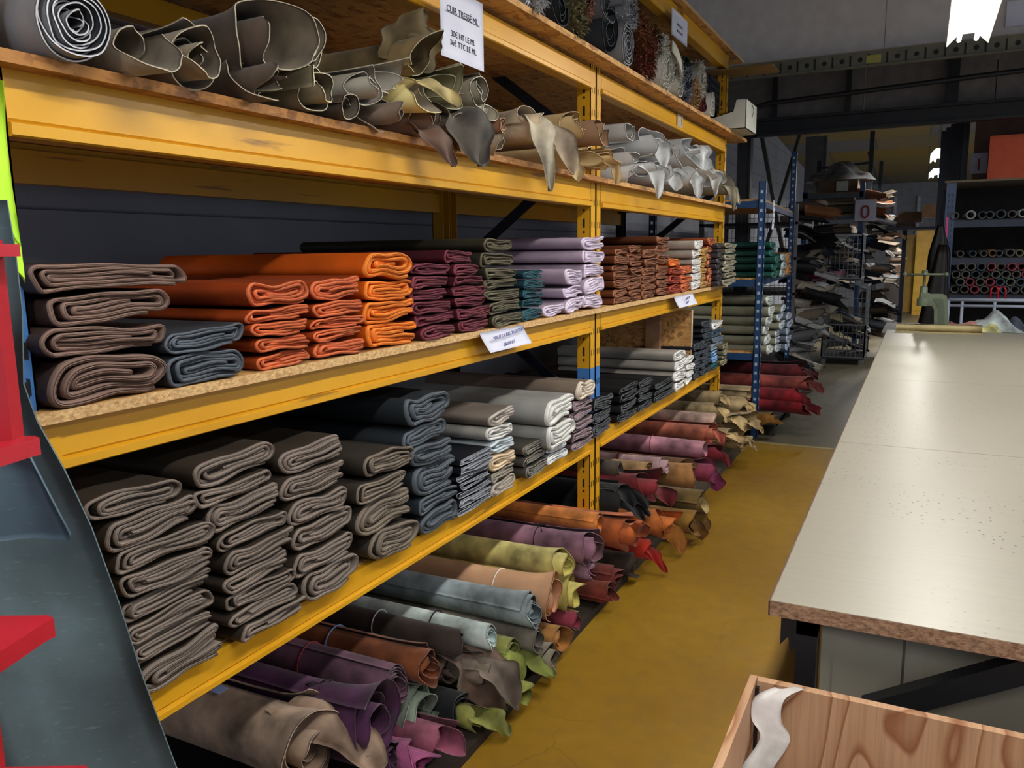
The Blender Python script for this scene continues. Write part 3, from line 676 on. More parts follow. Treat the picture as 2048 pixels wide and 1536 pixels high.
flap(r14, (-.02, 0, 0), (.05, 0, .02), (.09, .02, -.03), (.10, .03, -.10), .09, '#5c1c22', '#7a2c30', 15)
r15, R = froll(1402, 1003, .22, 21, '#a08a5c', '#6e5a34', 2.2, 'cream tan hide roll sticking out furthest over the floor', rag=.03, flare=.2, core=.4)
flap(r15, (-.06, 0, -R), (.0, .0, -R*1.2), (.03, .03, -.12), (.0, .05, -.19), .08, '#6e5128', '#7a6034', 16)
r16, R = froll(1385, 952, .27, 23, '#8a6034', '#a8794a', 3.0, 'caramel tan hide roll with stitched edge by the cream one', rag=.02, flare=.15, core=.4)
r17, R = froll(1298, 941, .38, 17, '#97724a', '#a8865c', 2.4, 'light tan hide roll between dark brown and caramel rolls', rag=.03, flare=.2, core=.4)
r18, R = froll(1240, 937, .43, 15, '#443c36', '#5a5048', 2.5, 'smooth dark taupe hide roll just right of the yellow post', rag=.006, core=.6)
# second layer near bay
s1, R = froll(846, 1424, .16, 43, '#6c7c6c', '#93a392', 3.0, 'sage green hide roll with a wide open ringed end', rag=.018, flare=.25, core=.5)
s2, R = froll(770, 1515, .16, 31, '#3a1d34', '#4c2a44', 4.0, 'dark plum hide roll half hidden below the purple one', rag=.03, core=.3)
s3, R = froll(893, 1482, .12, 32, '#84465c', '#96566a', 1.6, 'dusty rose hide roll low beside the magenta one', rag=.04, flare=.4, core=.6)
s3b, R = froll(842, 1520, .10, 24, '#95416f', '#a95a86', 1.8, 'vivid magenta pink hide roll low on the floor', rag=.04, flare=.4, core=.6)
s4, R = froll(1022, 1298, .18, 23, '#6d7535', '#8b9050', 3.4, 'lime green hide roll with small spiral end', rag=.012, core=.35)
flap(s4, (-.03, -.03, .0), (.03, -.04, .0), (.05, -.04, -.05), (.05, -.06, -.12), .07, '#6d7535', '#8b9050', 21)
flap(s4, (-.03, .02, -.03), (.05, .03, -.04), (.10, .04, -.06), (.15, .05, -.10), .07, '#6d7535', '#8b9050', 22)
s5, R = froll(1076, 1279, .19, 22, '#4f4b46', '#6c675e', 2.4, 'dark grey taupe hide roll with a round open end', rag=.01, flare=.1, core=.5)
s6, R = froll(1105, 1320, .085, 24, '#6a6250', '#8a8270', 2.0, 'olive khaki hide roll lying lowest with open end', rag=.02, flare=.3, core=.5)
s7, R = froll(1122, 1277, .10, 24, '#96632e', '#a87840', 2.0, 'amber brown hide roll squeezed below the peach one', rag=.02, flare=.3, core=.5)
s8, R = froll(1152, 1188, .16, 33, '#b1a552', '#c5b968', 1.6, 'yellow hide roll with large flared end, lower one', rag=.025, flare=.35, core=.6)
s9, R = froll(1148, 1240, .07, 15, '#74283a', '#8c3a4c', 2.0, 'small crimson hide roll at the floor below the yellow ones', rag=.02, flare=.3, core=.5)
s10, R = froll(1180, 1136, .18, 21, '#8f6c80', '#a88498', 3.2, 'lavender pink hide roll with frilly end below the plum one', rag=.03, flare=.2, core=.3)
s11, R = froll(1232, 1156, .14, 21, '#56201c', '#6c302a', 3.4, 'brick red hide roll with tight end, upper of two', rag=.02, core=.3)
s12, R = froll(1222, 1196, .075, 22, '#5e241c', '#743428', 2.0, 'brick red hide roll on the floor, lower of two', rag=.02, flare=.2, core=.4)
s13, R = froll(1290, 1096, .14, 24, '#8a1a14', '#a02c1c', 1.8, 'scarlet red hide roll with hanging torn end', rag=.04, flare=.2, core=.5)
flap(s13, (-.02, 0, .0), (.05, 0, .0), (.07, .0, -.06), (.10, .02, -.12), .05, '#8a1a14', '#a02c1c', 31)
s14, R = froll(1335, 1045, .20, 25, '#a8501c', '#b96a34', 1.8, 'burnt orange hide roll with long torn drooping end', rag=.04, flare=.4, core=.5)
flap(s14, (-.04, .0, -.01), (.04, .02, -.02), (.05, .03, -.10), (.08, .05, -.17), .08, '#8f5a24', '#a06a34', 32)
s15, R = froll(1378, 1040, .14, 24, '#70501e', '#84622c', 1.6, 'dark tan hide roll touching floor beyond the orange one', rag=.05, flare=.3, core=.5)
flap(s15, (-.02, .02, -.01), (.05, .03, -.02), (.06, .04, -.07), (.06, .05, -.12), .07, '#5e4018', '#4a2e18', 33)
# brown taupe drape hanging in the middle
dr = at(935, 1325, z=.2)
d0, R = froll(905, 1335, .20, 30, '#5e4c42', '#6e5b50', 1.8, 'brown taupe hide roll with a big drape falling to the floor', rag=.03, flare=.3, core=.5)
flap(d0, (-.05, .02, R*.9), (.06, .03, R*1.3), (.10, .05, -.02), (.15, .08, -.165), .15, '#5e4c42', '#6e5b50', 41, curl=.1, tip=.8)
flap(d0, (-.02, .03, -.0), (.08, .06, -.03), (.12, .09, -.08), (.13, .11, -.165), .06, '#8a8c44', '#a4a458', 42, curl=.2)
d1, R = froll(925, 1425, .09, 34, '#0e1014', '#15181c', 1.6, 'added black roll standing in for the dark gap behind the sage green roll', rag=.02, flare=.2, core=.6)  # black roll added as painted shade where the gap is empty
d2, R = froll(1040, 1385, .08, 22, '#757a34', '#8f9448', 1.4, 'moss green hide roll with torn end flat on the floor', rag=.04, flare=.2, core=.6)
e1, R = froll(968, 1345, .19, 24, '#63584e', '#75695e', 1.5, 'greige brown hide roll between the long drape and lime roll', rag=.03, flare=.3, core=.6)
flap(e1, (-.03, .0, R*.7), (.04, .0, R), (.08, .03, .0), (.10, .04, -.13), .10, '#63584e', '#75695e', 45)
e2, R = froll(958, 1440, .07, 22, '#7a7c3c', '#90924c', 1.4, 'yellowish green hide scrap roll touching the floor edge', rag=.03, flare=.3, core=.6)
flap(e2, (-.02, .0, .0), (.04, .0, .02), (.07, .01, -.01), (.08, .02, -.06), .08, '#7a7c3c', '#90924c', 46)
e3, R = froll(1262, 1128, .10, 22, '#2a221e', '#342a24', 1.6, 'almost black hide roll between the red and rust rolls', rag=.03, flare=.2, core=.5)
SEED[0] -= 9
# far bay
def fr2(u, v, z, rpx, f, bk, tn, lab, **k): return froll(u, v, z, rpx, f, bk, tn, lab, **k)
f1, R = fr2(1330, 931, .35, 15, '#a5858a', '#b49498', 2.2, 'pale pink hide roll with a red ribbon in the far bay', rag=.02, core=.5); band(f1, R, -.28, '#7c1524', .006)
f2, R = fr2(1364, 934, .30, 16, '#8f6a4c', '#6a4a30', 2.0, 'wavy tan brown hide roll under the magenta one', rag=.05, flare=.3, core=.5)
f3, R = fr2(1418, 945, .22, 19, '#702a4a', '#7c3248', 2.0, 'magenta purple hide roll sagging down to the floor', rag=.04, flare=.3, core=.5); band(f3, R, -.3, '#9fb0d8', .005)
flap(f3, (-.02, .0, .0), (.04, .0, .0), (.05, .02, -.06), (.05, .03, -.12), .09, '#702a4a', '#7c3248', 51)
f4, R = fr2(1410, 898, .33, 17, '#a36a7c', '#b4808e', 2.0, 'rose pink hide roll with a clean open end', rag=.008, core=.6); band(f4, R, -.35, '#7c1524', .004)
f5, R = fr2(1424, 866, .37, 17, '#a2513f', '#ae6450', 2.0, 'coral red hide roll with curling torn end', rag=.03, flare=.3, core=.5)
flap(f5, (-.02, 0, .02), (.04, 0, .02), (.06, .01, -.03), (.06, .02, -.08), .06, '#a2513f', '#b86a54', 52)
f6, R = fr2(1426, 842, .40, 17, '#a58574', '#b4978a', 2.2, 'dusty beige pink hide roll tied with a red ribbon bow', rag=.02, core=.5); band(f6, R, -.45, '#7c1524', .005, True)
f6b, R = fr2(1432, 905, .20, 18, '#6a2028', '#7c2c34', 1.8, 'dark crimson hide roll low between pink and beige ones', rag=.05, flare=.3, core=.5)
flap(f6b, (-.02, 0, .0), (.05, 0, .0), (.07, .01, -.05), (.07, .02, -.10), .07, '#6a2028', '#7c2c34', 53)
cr = [(1425, 820, .42), (1428, 796, .47), (1500, 788, .47), (1475, 808, .42), (1462, 838, .36), (1490, 845, .33), (1452, 870, .27), (1478, 880, .22)]
nm = ['second lowest near the pink rolls', 'on the top row at left', 'with straight end on the top row at right', 'in the middle of the upper row', 'in the middle of the bunch', 'at the outer edge touching the blue post', 'low on the near side', 'lowest with petals pointing at the floor']
for q, ((u, v, z), n_) in enumerate(zip(cr, nm)):
    o, R = fr2(u, v, z, 15, '#a08660', '#958260', 1.7, 'beige hide roll with leafy torn ends, ' + n_, rag=.06 if q != 2 else .01, flare=.35 if q != 2 else 0, core=.5, lump=.12)
    if q != 2:
        for w in range(2):
            a = random.uniform(-1, 1)
            flap(o, (-.03, .02*a, .0), (.04, .03*a, .03), (.09, .04*a, .0), (.11, .06*a, -.05-.03*w), .07, '#a79064', '#b5a078' if w else '#8a7850', 60+q*3+w, curl=.35, jag=.2)

# --- upper shelf, open taupe and white hides
GB = 'rolled hides on the upper brown shelf'
def broll(u, v, rpx, face, back, turns, lab, x=-1.30, **k):
    p = at(u, v, x=x); R = msize(rpx, p); k.setdefault('t', .0028)
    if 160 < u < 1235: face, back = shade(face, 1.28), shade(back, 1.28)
    o = roll((x, p[1], max(p[2], 1.935+R)), R, face, back, turns, lab, GB, L=.75, **k); return o, R
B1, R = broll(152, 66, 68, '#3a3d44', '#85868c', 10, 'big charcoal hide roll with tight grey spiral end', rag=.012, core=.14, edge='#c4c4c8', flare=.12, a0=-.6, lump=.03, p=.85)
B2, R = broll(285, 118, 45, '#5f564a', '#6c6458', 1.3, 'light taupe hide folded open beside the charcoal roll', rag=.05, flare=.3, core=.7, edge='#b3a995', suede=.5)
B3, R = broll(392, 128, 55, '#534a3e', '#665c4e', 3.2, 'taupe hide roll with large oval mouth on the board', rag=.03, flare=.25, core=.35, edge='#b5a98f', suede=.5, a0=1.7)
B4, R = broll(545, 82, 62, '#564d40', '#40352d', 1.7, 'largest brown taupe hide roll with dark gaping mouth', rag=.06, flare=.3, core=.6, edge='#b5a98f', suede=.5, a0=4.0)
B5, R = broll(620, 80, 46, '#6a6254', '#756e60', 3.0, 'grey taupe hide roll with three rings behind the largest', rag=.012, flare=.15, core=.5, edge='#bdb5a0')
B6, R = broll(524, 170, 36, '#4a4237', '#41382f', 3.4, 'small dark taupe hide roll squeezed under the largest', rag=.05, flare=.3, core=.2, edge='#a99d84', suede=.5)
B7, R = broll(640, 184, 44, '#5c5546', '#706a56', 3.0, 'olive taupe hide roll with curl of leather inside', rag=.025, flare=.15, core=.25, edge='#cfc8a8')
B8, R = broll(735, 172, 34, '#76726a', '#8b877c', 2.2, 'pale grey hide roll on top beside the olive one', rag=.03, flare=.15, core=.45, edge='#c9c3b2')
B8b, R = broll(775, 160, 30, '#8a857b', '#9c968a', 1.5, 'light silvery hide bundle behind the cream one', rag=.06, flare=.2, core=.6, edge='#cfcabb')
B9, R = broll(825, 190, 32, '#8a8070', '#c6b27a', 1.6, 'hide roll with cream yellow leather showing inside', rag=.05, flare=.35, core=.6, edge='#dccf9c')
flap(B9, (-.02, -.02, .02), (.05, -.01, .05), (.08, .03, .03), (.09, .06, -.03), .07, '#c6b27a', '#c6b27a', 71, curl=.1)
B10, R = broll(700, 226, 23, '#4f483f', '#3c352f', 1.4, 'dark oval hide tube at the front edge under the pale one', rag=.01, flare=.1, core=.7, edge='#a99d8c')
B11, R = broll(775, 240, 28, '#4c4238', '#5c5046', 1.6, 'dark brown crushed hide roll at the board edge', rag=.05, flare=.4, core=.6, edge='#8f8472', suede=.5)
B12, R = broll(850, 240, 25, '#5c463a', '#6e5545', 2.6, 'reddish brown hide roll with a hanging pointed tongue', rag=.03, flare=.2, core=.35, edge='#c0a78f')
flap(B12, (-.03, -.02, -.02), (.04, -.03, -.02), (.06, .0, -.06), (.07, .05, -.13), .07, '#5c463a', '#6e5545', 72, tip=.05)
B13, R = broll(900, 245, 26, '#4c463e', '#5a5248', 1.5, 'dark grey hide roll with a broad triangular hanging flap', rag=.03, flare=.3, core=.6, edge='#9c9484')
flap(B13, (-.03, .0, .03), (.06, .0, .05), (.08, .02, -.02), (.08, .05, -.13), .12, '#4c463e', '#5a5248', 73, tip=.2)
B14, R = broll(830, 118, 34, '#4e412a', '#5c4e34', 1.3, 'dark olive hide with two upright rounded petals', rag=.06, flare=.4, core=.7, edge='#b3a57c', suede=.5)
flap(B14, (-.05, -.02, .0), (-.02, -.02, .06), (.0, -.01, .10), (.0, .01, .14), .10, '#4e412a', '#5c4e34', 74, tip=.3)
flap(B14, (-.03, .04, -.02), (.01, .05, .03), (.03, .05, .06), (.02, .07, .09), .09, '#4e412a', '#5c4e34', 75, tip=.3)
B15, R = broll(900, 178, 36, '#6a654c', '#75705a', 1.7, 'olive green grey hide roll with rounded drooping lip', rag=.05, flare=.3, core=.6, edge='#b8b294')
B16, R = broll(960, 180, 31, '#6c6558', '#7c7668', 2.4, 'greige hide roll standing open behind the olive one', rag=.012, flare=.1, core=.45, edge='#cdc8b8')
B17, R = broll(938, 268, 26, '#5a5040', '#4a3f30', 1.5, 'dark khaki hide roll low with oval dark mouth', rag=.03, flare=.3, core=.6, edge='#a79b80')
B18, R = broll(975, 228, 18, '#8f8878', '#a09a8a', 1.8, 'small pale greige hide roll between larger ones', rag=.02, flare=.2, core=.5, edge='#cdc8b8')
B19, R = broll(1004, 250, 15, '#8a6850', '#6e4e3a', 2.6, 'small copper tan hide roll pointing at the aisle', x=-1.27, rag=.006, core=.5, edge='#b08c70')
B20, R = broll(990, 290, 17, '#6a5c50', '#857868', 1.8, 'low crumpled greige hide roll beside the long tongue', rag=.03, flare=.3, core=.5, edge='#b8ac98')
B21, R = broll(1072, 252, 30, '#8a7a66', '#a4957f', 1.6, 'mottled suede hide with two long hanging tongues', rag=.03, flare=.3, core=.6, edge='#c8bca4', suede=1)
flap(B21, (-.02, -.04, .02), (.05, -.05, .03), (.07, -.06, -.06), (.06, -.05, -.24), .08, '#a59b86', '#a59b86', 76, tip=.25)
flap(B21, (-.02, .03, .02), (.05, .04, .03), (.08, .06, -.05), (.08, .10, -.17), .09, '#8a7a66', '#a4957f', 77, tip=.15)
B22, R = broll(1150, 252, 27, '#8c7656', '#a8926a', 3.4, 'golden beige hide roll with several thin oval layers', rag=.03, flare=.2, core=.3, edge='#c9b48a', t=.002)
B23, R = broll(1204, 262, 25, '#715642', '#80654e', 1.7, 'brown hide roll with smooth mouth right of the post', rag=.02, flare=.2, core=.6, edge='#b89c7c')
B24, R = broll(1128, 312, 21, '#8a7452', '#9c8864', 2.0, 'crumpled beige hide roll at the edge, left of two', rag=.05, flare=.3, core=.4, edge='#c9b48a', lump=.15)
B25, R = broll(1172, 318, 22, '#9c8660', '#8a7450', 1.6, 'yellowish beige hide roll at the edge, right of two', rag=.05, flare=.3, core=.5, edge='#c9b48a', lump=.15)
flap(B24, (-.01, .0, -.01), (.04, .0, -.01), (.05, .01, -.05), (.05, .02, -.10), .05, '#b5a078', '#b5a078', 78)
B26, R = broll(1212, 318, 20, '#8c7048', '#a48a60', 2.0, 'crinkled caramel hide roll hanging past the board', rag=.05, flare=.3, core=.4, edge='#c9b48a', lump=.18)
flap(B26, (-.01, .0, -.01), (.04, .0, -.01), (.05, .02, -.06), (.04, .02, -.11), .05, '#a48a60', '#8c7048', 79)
W1 = ('#a09c98', '#b6b4b2'); W2 = ('#b9bab8', '#c4c6c6')
for q, (u, v, r, c, tn, lab) in enumerate([(1262, 262, 22, W1, 1.5, 'pale grey hide roll with straight open end, far bay left'), (1255, 318, 19, W1, 1.5, 'small pale grey hide roll below the straight one'),
        (1305, 290, 25, W2, 2.2, 'white hide roll with an oval mouth, upper row'), (1342, 305, 26, W1, 1.8, 'ivory hide roll with wavy rim in the middle'), (1388, 298, 30, ('#c9cccc', '#d2d4d4'), 1.5, 'bright white hide roll with a broad pointed collar'),
        (1290, 335, 18, W2, 2.0, 'small white hide roll with a paper tag, lower row'), (1330, 345, 19, ('#b9bab8', '#c4c6c6'), 2.0, 'white crumpled hide roll in the lower row centre'), (1372, 352, 20, W2, 1.8, 'white hide roll low with twisted hanging ends'),
        (1415, 345, 22, ('#b0aeaa', '#bcbab4'), 1.8, 'smooth off white hide roll bulging at the right'), (1250, 350, 13, W2, 2.0, 'tiny white curled hide at the board edge by the post')]):
    o, R = broll(u, v, r, c[0], c[1], tn, lab, rag=.045 if q else .01, flare=.35 if q else 0, core=.5, edge='#dcdcda', lump=.13)
    if q in (2, 4, 5, 6, 7, 8):
        flap(o, (-.02, .0, .0), (.04, .0, .03), (.07, .01, -.04), (.06, .03, -.10-.03*(q % 3)), .10 if q == 4 else .07, c[0], c[1], 90+q, tip=.2, jag=.15)
        flap(o, (-.02, .03, .01), (.04, .03, .04), (.06, .05, .0), (.07, .07, -.07), .07, c[1], c[0], 120+q, tip=.3, jag=.15)
o, R = broll(1455, 372, 18, '#77705e', '#8a8470', 1.5, 'grey olive hide roll with hanging strips at the rack end', rag=.04, flare=.3, core=.6, edge='#a8a28c')
flap(o, (-.02, -.02, .0), (.04, -.03, .0), (.05, -.02, -.08), (.04, -.01, -.18), .05, '#77705e', '#8a8470', 140)
flap(o, (-.02, .04, .0), (.04, .05, .0), (.05, .06, -.06), (.06, .08, -.13), .05, '#8a8470', '#77705e', 141)

# --- fur rolls on the top board
GA = 'fur and pelt rolls on the top shelf'
def fur(o, R, n, ln, col, x0=-.25, seed=1, cap=True, r_in=.3):
    rr = random.Random(seed); V = []; F = []
    for k in range(n):
        a = rr.uniform(0, 6.283)
        if cap and rr.random() < .5:
            r = R*math.sqrt(rr.uniform(r_in**2, 1)); p = Vector((rr.uniform(-.004, .006), r*math.cos(a), r*math.sin(a)))
            d = Vector((1, rr.uniform(-1, 1)+math.cos(a)*.5, rr.uniform(-1, 1)+math.sin(a)*.5)).normalized()
        else:
            p = Vector((x0*rr.random()**1.5, R*math.cos(a), R*math.sin(a))); d = Vector((rr.uniform(-.2, .7), math.cos(a)+rr.uniform(-.5, .5), math.sin(a)+rr.uniform(-.5, .5))).normalized()
        L = ln*rr.uniform(.5, 1.2); s = d.cross(Vector((rr.random(), rr.random(), rr.random()))).normalized()*L*.13
        q = p+d*L*.6; e = p+d*L+Vector((0, 0, -L*.25)); b = len(V)
        V += [p-s, p+s, q+s*.8, q-s*.8, e]; F += [(b, b+1, b+2, b+3), (b+3, b+2, b+4)]
    h = build('fur_pile', V, F, leather(col, .8), None, o, False); h['kind'] = 'stuff'; h['label'] = 'shaggy pile'; return h
def aroll(u, v, rpx, face, back, turns, lab, fcol=None, fl=.02, n=700, x=-1.29, cat='fur roll', **k):
    p = at(u, v, x=x); R = msize(rpx, p); k.setdefault('rag', .008)
    z = max(p[2], 2.453+R)
    o = roll((x, p[1], z), R, face, back, turns, lab, GA, cat, L=.6, t=.005, core=.2, name='fur_roll' if fcol else 'fabric_roll', **k)
    if fcol: fur(o, R, n, fl, fcol, seed=int(u))
    return o
aroll(1072, 0, 40, '#8d8d8d', '#a5a5a5', 3, 'silvery white shaggy fur roll wrapped in clear film, leftmost', '#b8b8b8', .03)
aroll(1122, 48, 36, '#1b1e22', '#2a2d31', 3, 'black folded fabric roll between silvery and olive fur')
aroll(1156, 68, 40, '#4c4636', '#5f5846', 4, 'olive grey shaggy fur roll with combed end', '#77704f', .025, 900)
aroll(1172, 5, 34, '#3a1c18', '#6a3a34', 4, 'reddish brown striped fur roll beside the olive one', '#9a7462', .022)
aroll(1219, 88, 44, '#24272c', '#303338', 3, 'charcoal fabric bolt with hanging folded end')
aroll(1214, 5, 40, '#4c5258', '#666c70', 2, 'grey plastic wrapped fabric bolt above the charcoal one')
aroll(1254, 100, 42, '#4f5154', '#85878b', 9, 'grey fabric roll with tight disc shaped spiral end', '#8d9094', .008, 300)
aroll(1262, 20, 38, '#5c6066', '#8a8e94', 3, 'silver glitter fur roll above the grey disc', '#a8acb2', .018)
aroll(1284, 62, 34, '#3c1f14', '#4c2a1c', 3, 'dark brown shaggy fur roll, upper one', '#7a4a30', .028, 800)
aroll(1296, 138, 38, '#38180f', '#4a2418', 3, 'dark brown shaggy fur roll, lower one on the board', '#6f3a26', .028, 900)
aroll(1312, 84, 30, '#7a4630', '#8a5238', 2, 'smooth rust brown pelt roll with dark furry mouth', '#2c1a14', .016, 300)
aroll(1330, 92, 22, '#8c8a80', '#a8a69a', 2, 'small grey white fur roll behind the rust pelt', '#c8c6ba', .02, 400)
aroll(1334, 150, 40, '#b0aca0', '#c9c6ba', 5, 'large cream white fur roll with swirled centre', '#d8d5c8', .012, 900)
aroll(1358, 192, 30, '#a8a498', '#c2bfb2', 3, 'smaller cream white fur roll leaning on the large one', '#cfccc0', .012, 500)
aroll(1358, 138, 26, '#9a978c', '#b0ada0', 2, 'greyish white fur roll stacked above the navy one', '#b8b5a8', .016, 400)
aroll(1374, 192, 34, '#2c2f3c', '#3c4050', 3, 'dark speckled grey navy fur roll', '#8a8e9c', .018, 600)
aroll(1378, 138, 28, '#10241f', '#183028', 2, 'dark bottle green fabric roll on top')
aroll(1402, 160, 34, '#8f8c82', '#aaa79c', 3, 'grey curly fur roll above the tan one', '#c4c1b6', .022, 800)
aroll(1392, 205, 28, '#7a5c3c', '#8c6c4a', 3, 'tan brown shaggy fur roll low on the board', '#b09068', .02, 500)
aroll(1408, 216, 20, '#4c1a20', '#5c242a', 3, 'wine red fabric roll low beside the white felt roll')
aroll(1424, 214, 24, '#c8c4ba', '#d8d4ca', 3, 'cream white felt roll at the end of the top shelf', squash=1.3)
p = at(1350, 108, x=-1.27); o = empty('pelt_sheet', p)
G = np.array([[(p[0]+.02*math.sin(3*s), p[1]-.06+.2*s, p[2]+.03+.03*math.cos(4*s)-.06*w-.06*s) for w in np.linspace(0, 1, 7)] for s in np.linspace(0, 1, 12)])
bpy.data.objects.remove(o); o = sheet('white_pelt', G, .004, [leather('#c8c4b4', .7), leather('#b8b4a4', .7)])
tag(o, 'loose creamy white pelt draped over the fur rolls', 'pelt')

# white tray, black bag, crate at the far end of the top shelf
g = empty('white_tray', tuple(at(1500, 240, x=-1.05)))
tag(g, 'white open cut out box at the far end of the top shelf', 'box')
q = at(1462, 230, x=-1.22)
yy = float(q[1]); zz = 2.455
xt = float(at(1492, 235, y=6.1)[0]); g.location = (xt-.27, 6.1, zz)
b = MB(); b.prism([(-.25, 0), (.27, 0), (.27, .20), (.20, .20), (.18, .12), (.05, .09), (-.2, .06), (-.25, .06)], .40, .405, 'y'); b.prism([(-.25, 0), (.27, 0), (.27, .20), (.20, .20), (.18, .12), (.05, .09), (-.2, .06), (-.25, .06)], .0, .005, 'y')
b.box((.265, 0, 0), (.27, .405, .20)); b.box((-.25, 0, 0), (.27, .405, .005)); b.build('tray_shell', plain('#c9c8bc', .55), g)
MB().tube([(.271, .2, .19), (.285, .21, .15), (.276, .2, .1)], .002, 5).build('string', BLK, g, True)
rr = random.Random(3); G = np.zeros((20, 14, 3))
for i in range(20):
    for j in range(14):
        a = j/13*math.pi; s = i/19
        G[i, j] = (-1.95+(xt+1.93)*s, 6.5-.16*math.cos(a), 2.456+.20*math.sin(a)**.7*(1+.06*math.sin(9*s+3*a))+.0)
tag(sheet('black_bag', G, .004, [leather('#0f1013', .5), leather('#0f1013', .5)]), 'bulging black bag lying behind the white box', 'bag')
b = MB(); c0 = (-1.62, 6.05, 2.72)
q = MB()
for z in (0, .05, .10, .15, .2): q.box((-.15, -.003, z), (.18, .003, z+.02)); q.box((.177, 0, z), (.183, .3, z+.02))
for x in np.linspace(-.15, .17, 9): q.box((x, -.004, 0), (x+.012, .004, .22))
for y in np.linspace(0, .29, 8): q.box((.176, y, 0), (.184, y+.012, .22))
tag(q.build('plastic_crate', plain('#1f2530', .4), loc=(-1.6, 5.98, 2.60)), 'dark slotted plastic crate under the topmost yellow beam', 'crate')

# ------------------------------------------------------------------ papers
def kid(g, n):
    return next((c for c in bpy.data.objects if c.parent == g and c.name.split('.')[0] == n), g)
def text_mesh(name, body, size, parent, loc, mat, align='CENTER', ext=.0004):
    cu = bpy.data.curves.new(name, 'FONT'); cu.body = body; cu.size = size; cu.align_x = align; cu.extrude = ext
    t = bpy.data.objects.new(name, cu); COL.objects.link(t); dg = bpy.context.evaluated_depsgraph_get()
    me = bpy.data.meshes.new_from_object(t.evaluated_get(dg)); bpy.data.objects.remove(t); bpy.data.curves.remove(cu)
    me.materials.clear(); me.materials.append(mat)
    o = bpy.data.objects.new(name, me); COL.objects.link(o); o.parent = parent
    # letters run along +y and stand up along +z, facing the aisle
    o.matrix_local = Matrix([[0, 0, 1, loc[0]], [1, 0, 0, loc[1]], [0, 1, 0, loc[2]], [0, 0, 0, 1]])
    return o
PAPER = plain('#d3d4e2', .7); INK = plain('#20222c', .7); RED = plain('#8f2230', .7)
def paper(name, w, h, loc, mat=PAPER, bend=.01, tilt=0):
    g = empty(name, loc); g.rotation_euler = (0, tilt, 0)
    G = np.array([[(bend*math.sin(s*3.1)*(1-.0*v)-(.0), (s-.5)*w, (.5-v)*h) for v in np.linspace(0, 1, 8)] for s in np.linspace(0, 1, 10)])
    if bend:
        for i in range(10):
            for j in range(8): G[i, j, 0] += bend*1.2*(j/7)**2
    sheet('sheet', G, .0006, [mat, mat], g); return g
p0, p1 = at(868, -38, x=-1.30), at(958, 145, x=-1.30)
W_, H_ = p1[1]-p0[1], .27
c = ((p0[1]+p1[1])/2); ztop = float(at(868, -38, x=-1.30)[2]); zb = float(at(958, 145, x=-1.30)[2])
g = paper('price_sheet', W_, ztop-zb, (-1.282, c, (ztop+zb)/2), bend=.0); hh = (ztop-zb)
tag(g, 'white printed price sheet hanging from the upper board, CUIR TRESSÉ ML', 'price sign')
zz1 = float(at(915, 25, x=-1.29)[2])-g.location[2]
for body, v, s in (('CUIR TRESSÉ ML', 24, .026), ('30€ HT LE ML', 70, .024), ('36€ TTC LE ML', 88, .024)):
    text_mesh('lettering', body, s, kid(g, 'sheet'), (.0012, 0, float(at(914, v, x=-1.28)[2])-g.location[2]-.009), INK)
MB().box((.0008, -.105, zz1-.016), (.0014, .105, zz1-.0145)).build('underline', INK, kid(g, 'sheet'))
p0, p1 = at(1344, 8, x=-1.33), at(1374, 100, x=-1.33)
g = paper('price_sheet', p1[1]-p0[1], p0[2]-p1[2]-.03, (-1.33, (p0[1]+p1[1])/2, (p0[2]+p1[2])/2), bend=.0)
tag(g, 'small white printed price sheet hanging from the topmost yellow beam', 'price sign')
for body, dz, s in (('CUIR TRESSÉ', .08, .024), ('30€ HT LE ML', .0, .02), ('36€ TTC LE ML', -.035, .02)):
    text_mesh('lettering', body, s, kid(g, 'sheet'), (.0012, 0, dz), INK)
def card(pts, lab, lines, size):
    P = [at(*q, x=-1.335) for q in pts]       # top left, top right, bottom right, bottom left
    y0, y1 = (P[0][1]+P[3][1])/2, (P[1][1]+P[2][1])/2; zt, zb = (P[0][2]+P[1][2])/2, (P[2][2]+P[3][2])/2
    g = empty('shelf_card', (-1.325, (y0+y1)/2, (zt+zb)/2)); tag(g, lab, 'price card'); w, h = y1-y0, zt-zb
    G = np.array([[(-.012*(1-v)-.01*math.cos(v*2)+.008, (s-.5)*w+(v-.5)*.03, (.5-v)*h) for v in np.linspace(0, 1, 6)] for s in np.linspace(0, 1, 8)])
    sheet('card', G, .0006, [PAPER, PAPER], g)
    for body, dz in lines:
        o = text_mesh('handwriting', body, size, kid(g, 'card'), (.009, 0, dz), plain('#2f3c8c', .7)); o.rotation_euler.rotate_axis('Z', .06)
card([(952, 668), (1040, 651), (1060, 687), (978, 700)], 'white handwritten card taped to the middle shelf below the olive stack', [('PEAUX TAURILLON ENTIERES', .012), ('36€/M² HT', -.022)], .0185)
card([(1343, 594), (1383, 588), (1392, 607), (1357, 614)], 'small white handwritten card on the middle shelf edge, far bay', [('TAURILLON', .008), ('36€/M²', -.018)], .02)
g = paper('arrow_sticker', .13, .075, (-1.374, float(at(1360, 243, x=-1.375)[1]), float(at(1360, 243, x=-1.375)[2])), plain('#b9a890', .6), 0)
tag(g, 'torn paper sticker with a small arrow on the upper yellow beam', 'sticker')
MB().box((.001, .03, -.022), (.0016, .037, .012)).add([(.001, .02, .01), (.001, .047, .01), (.001, .0335, .026)], [(0, 1, 2)]).build('arrow', INK, kid(g, 'sheet'))

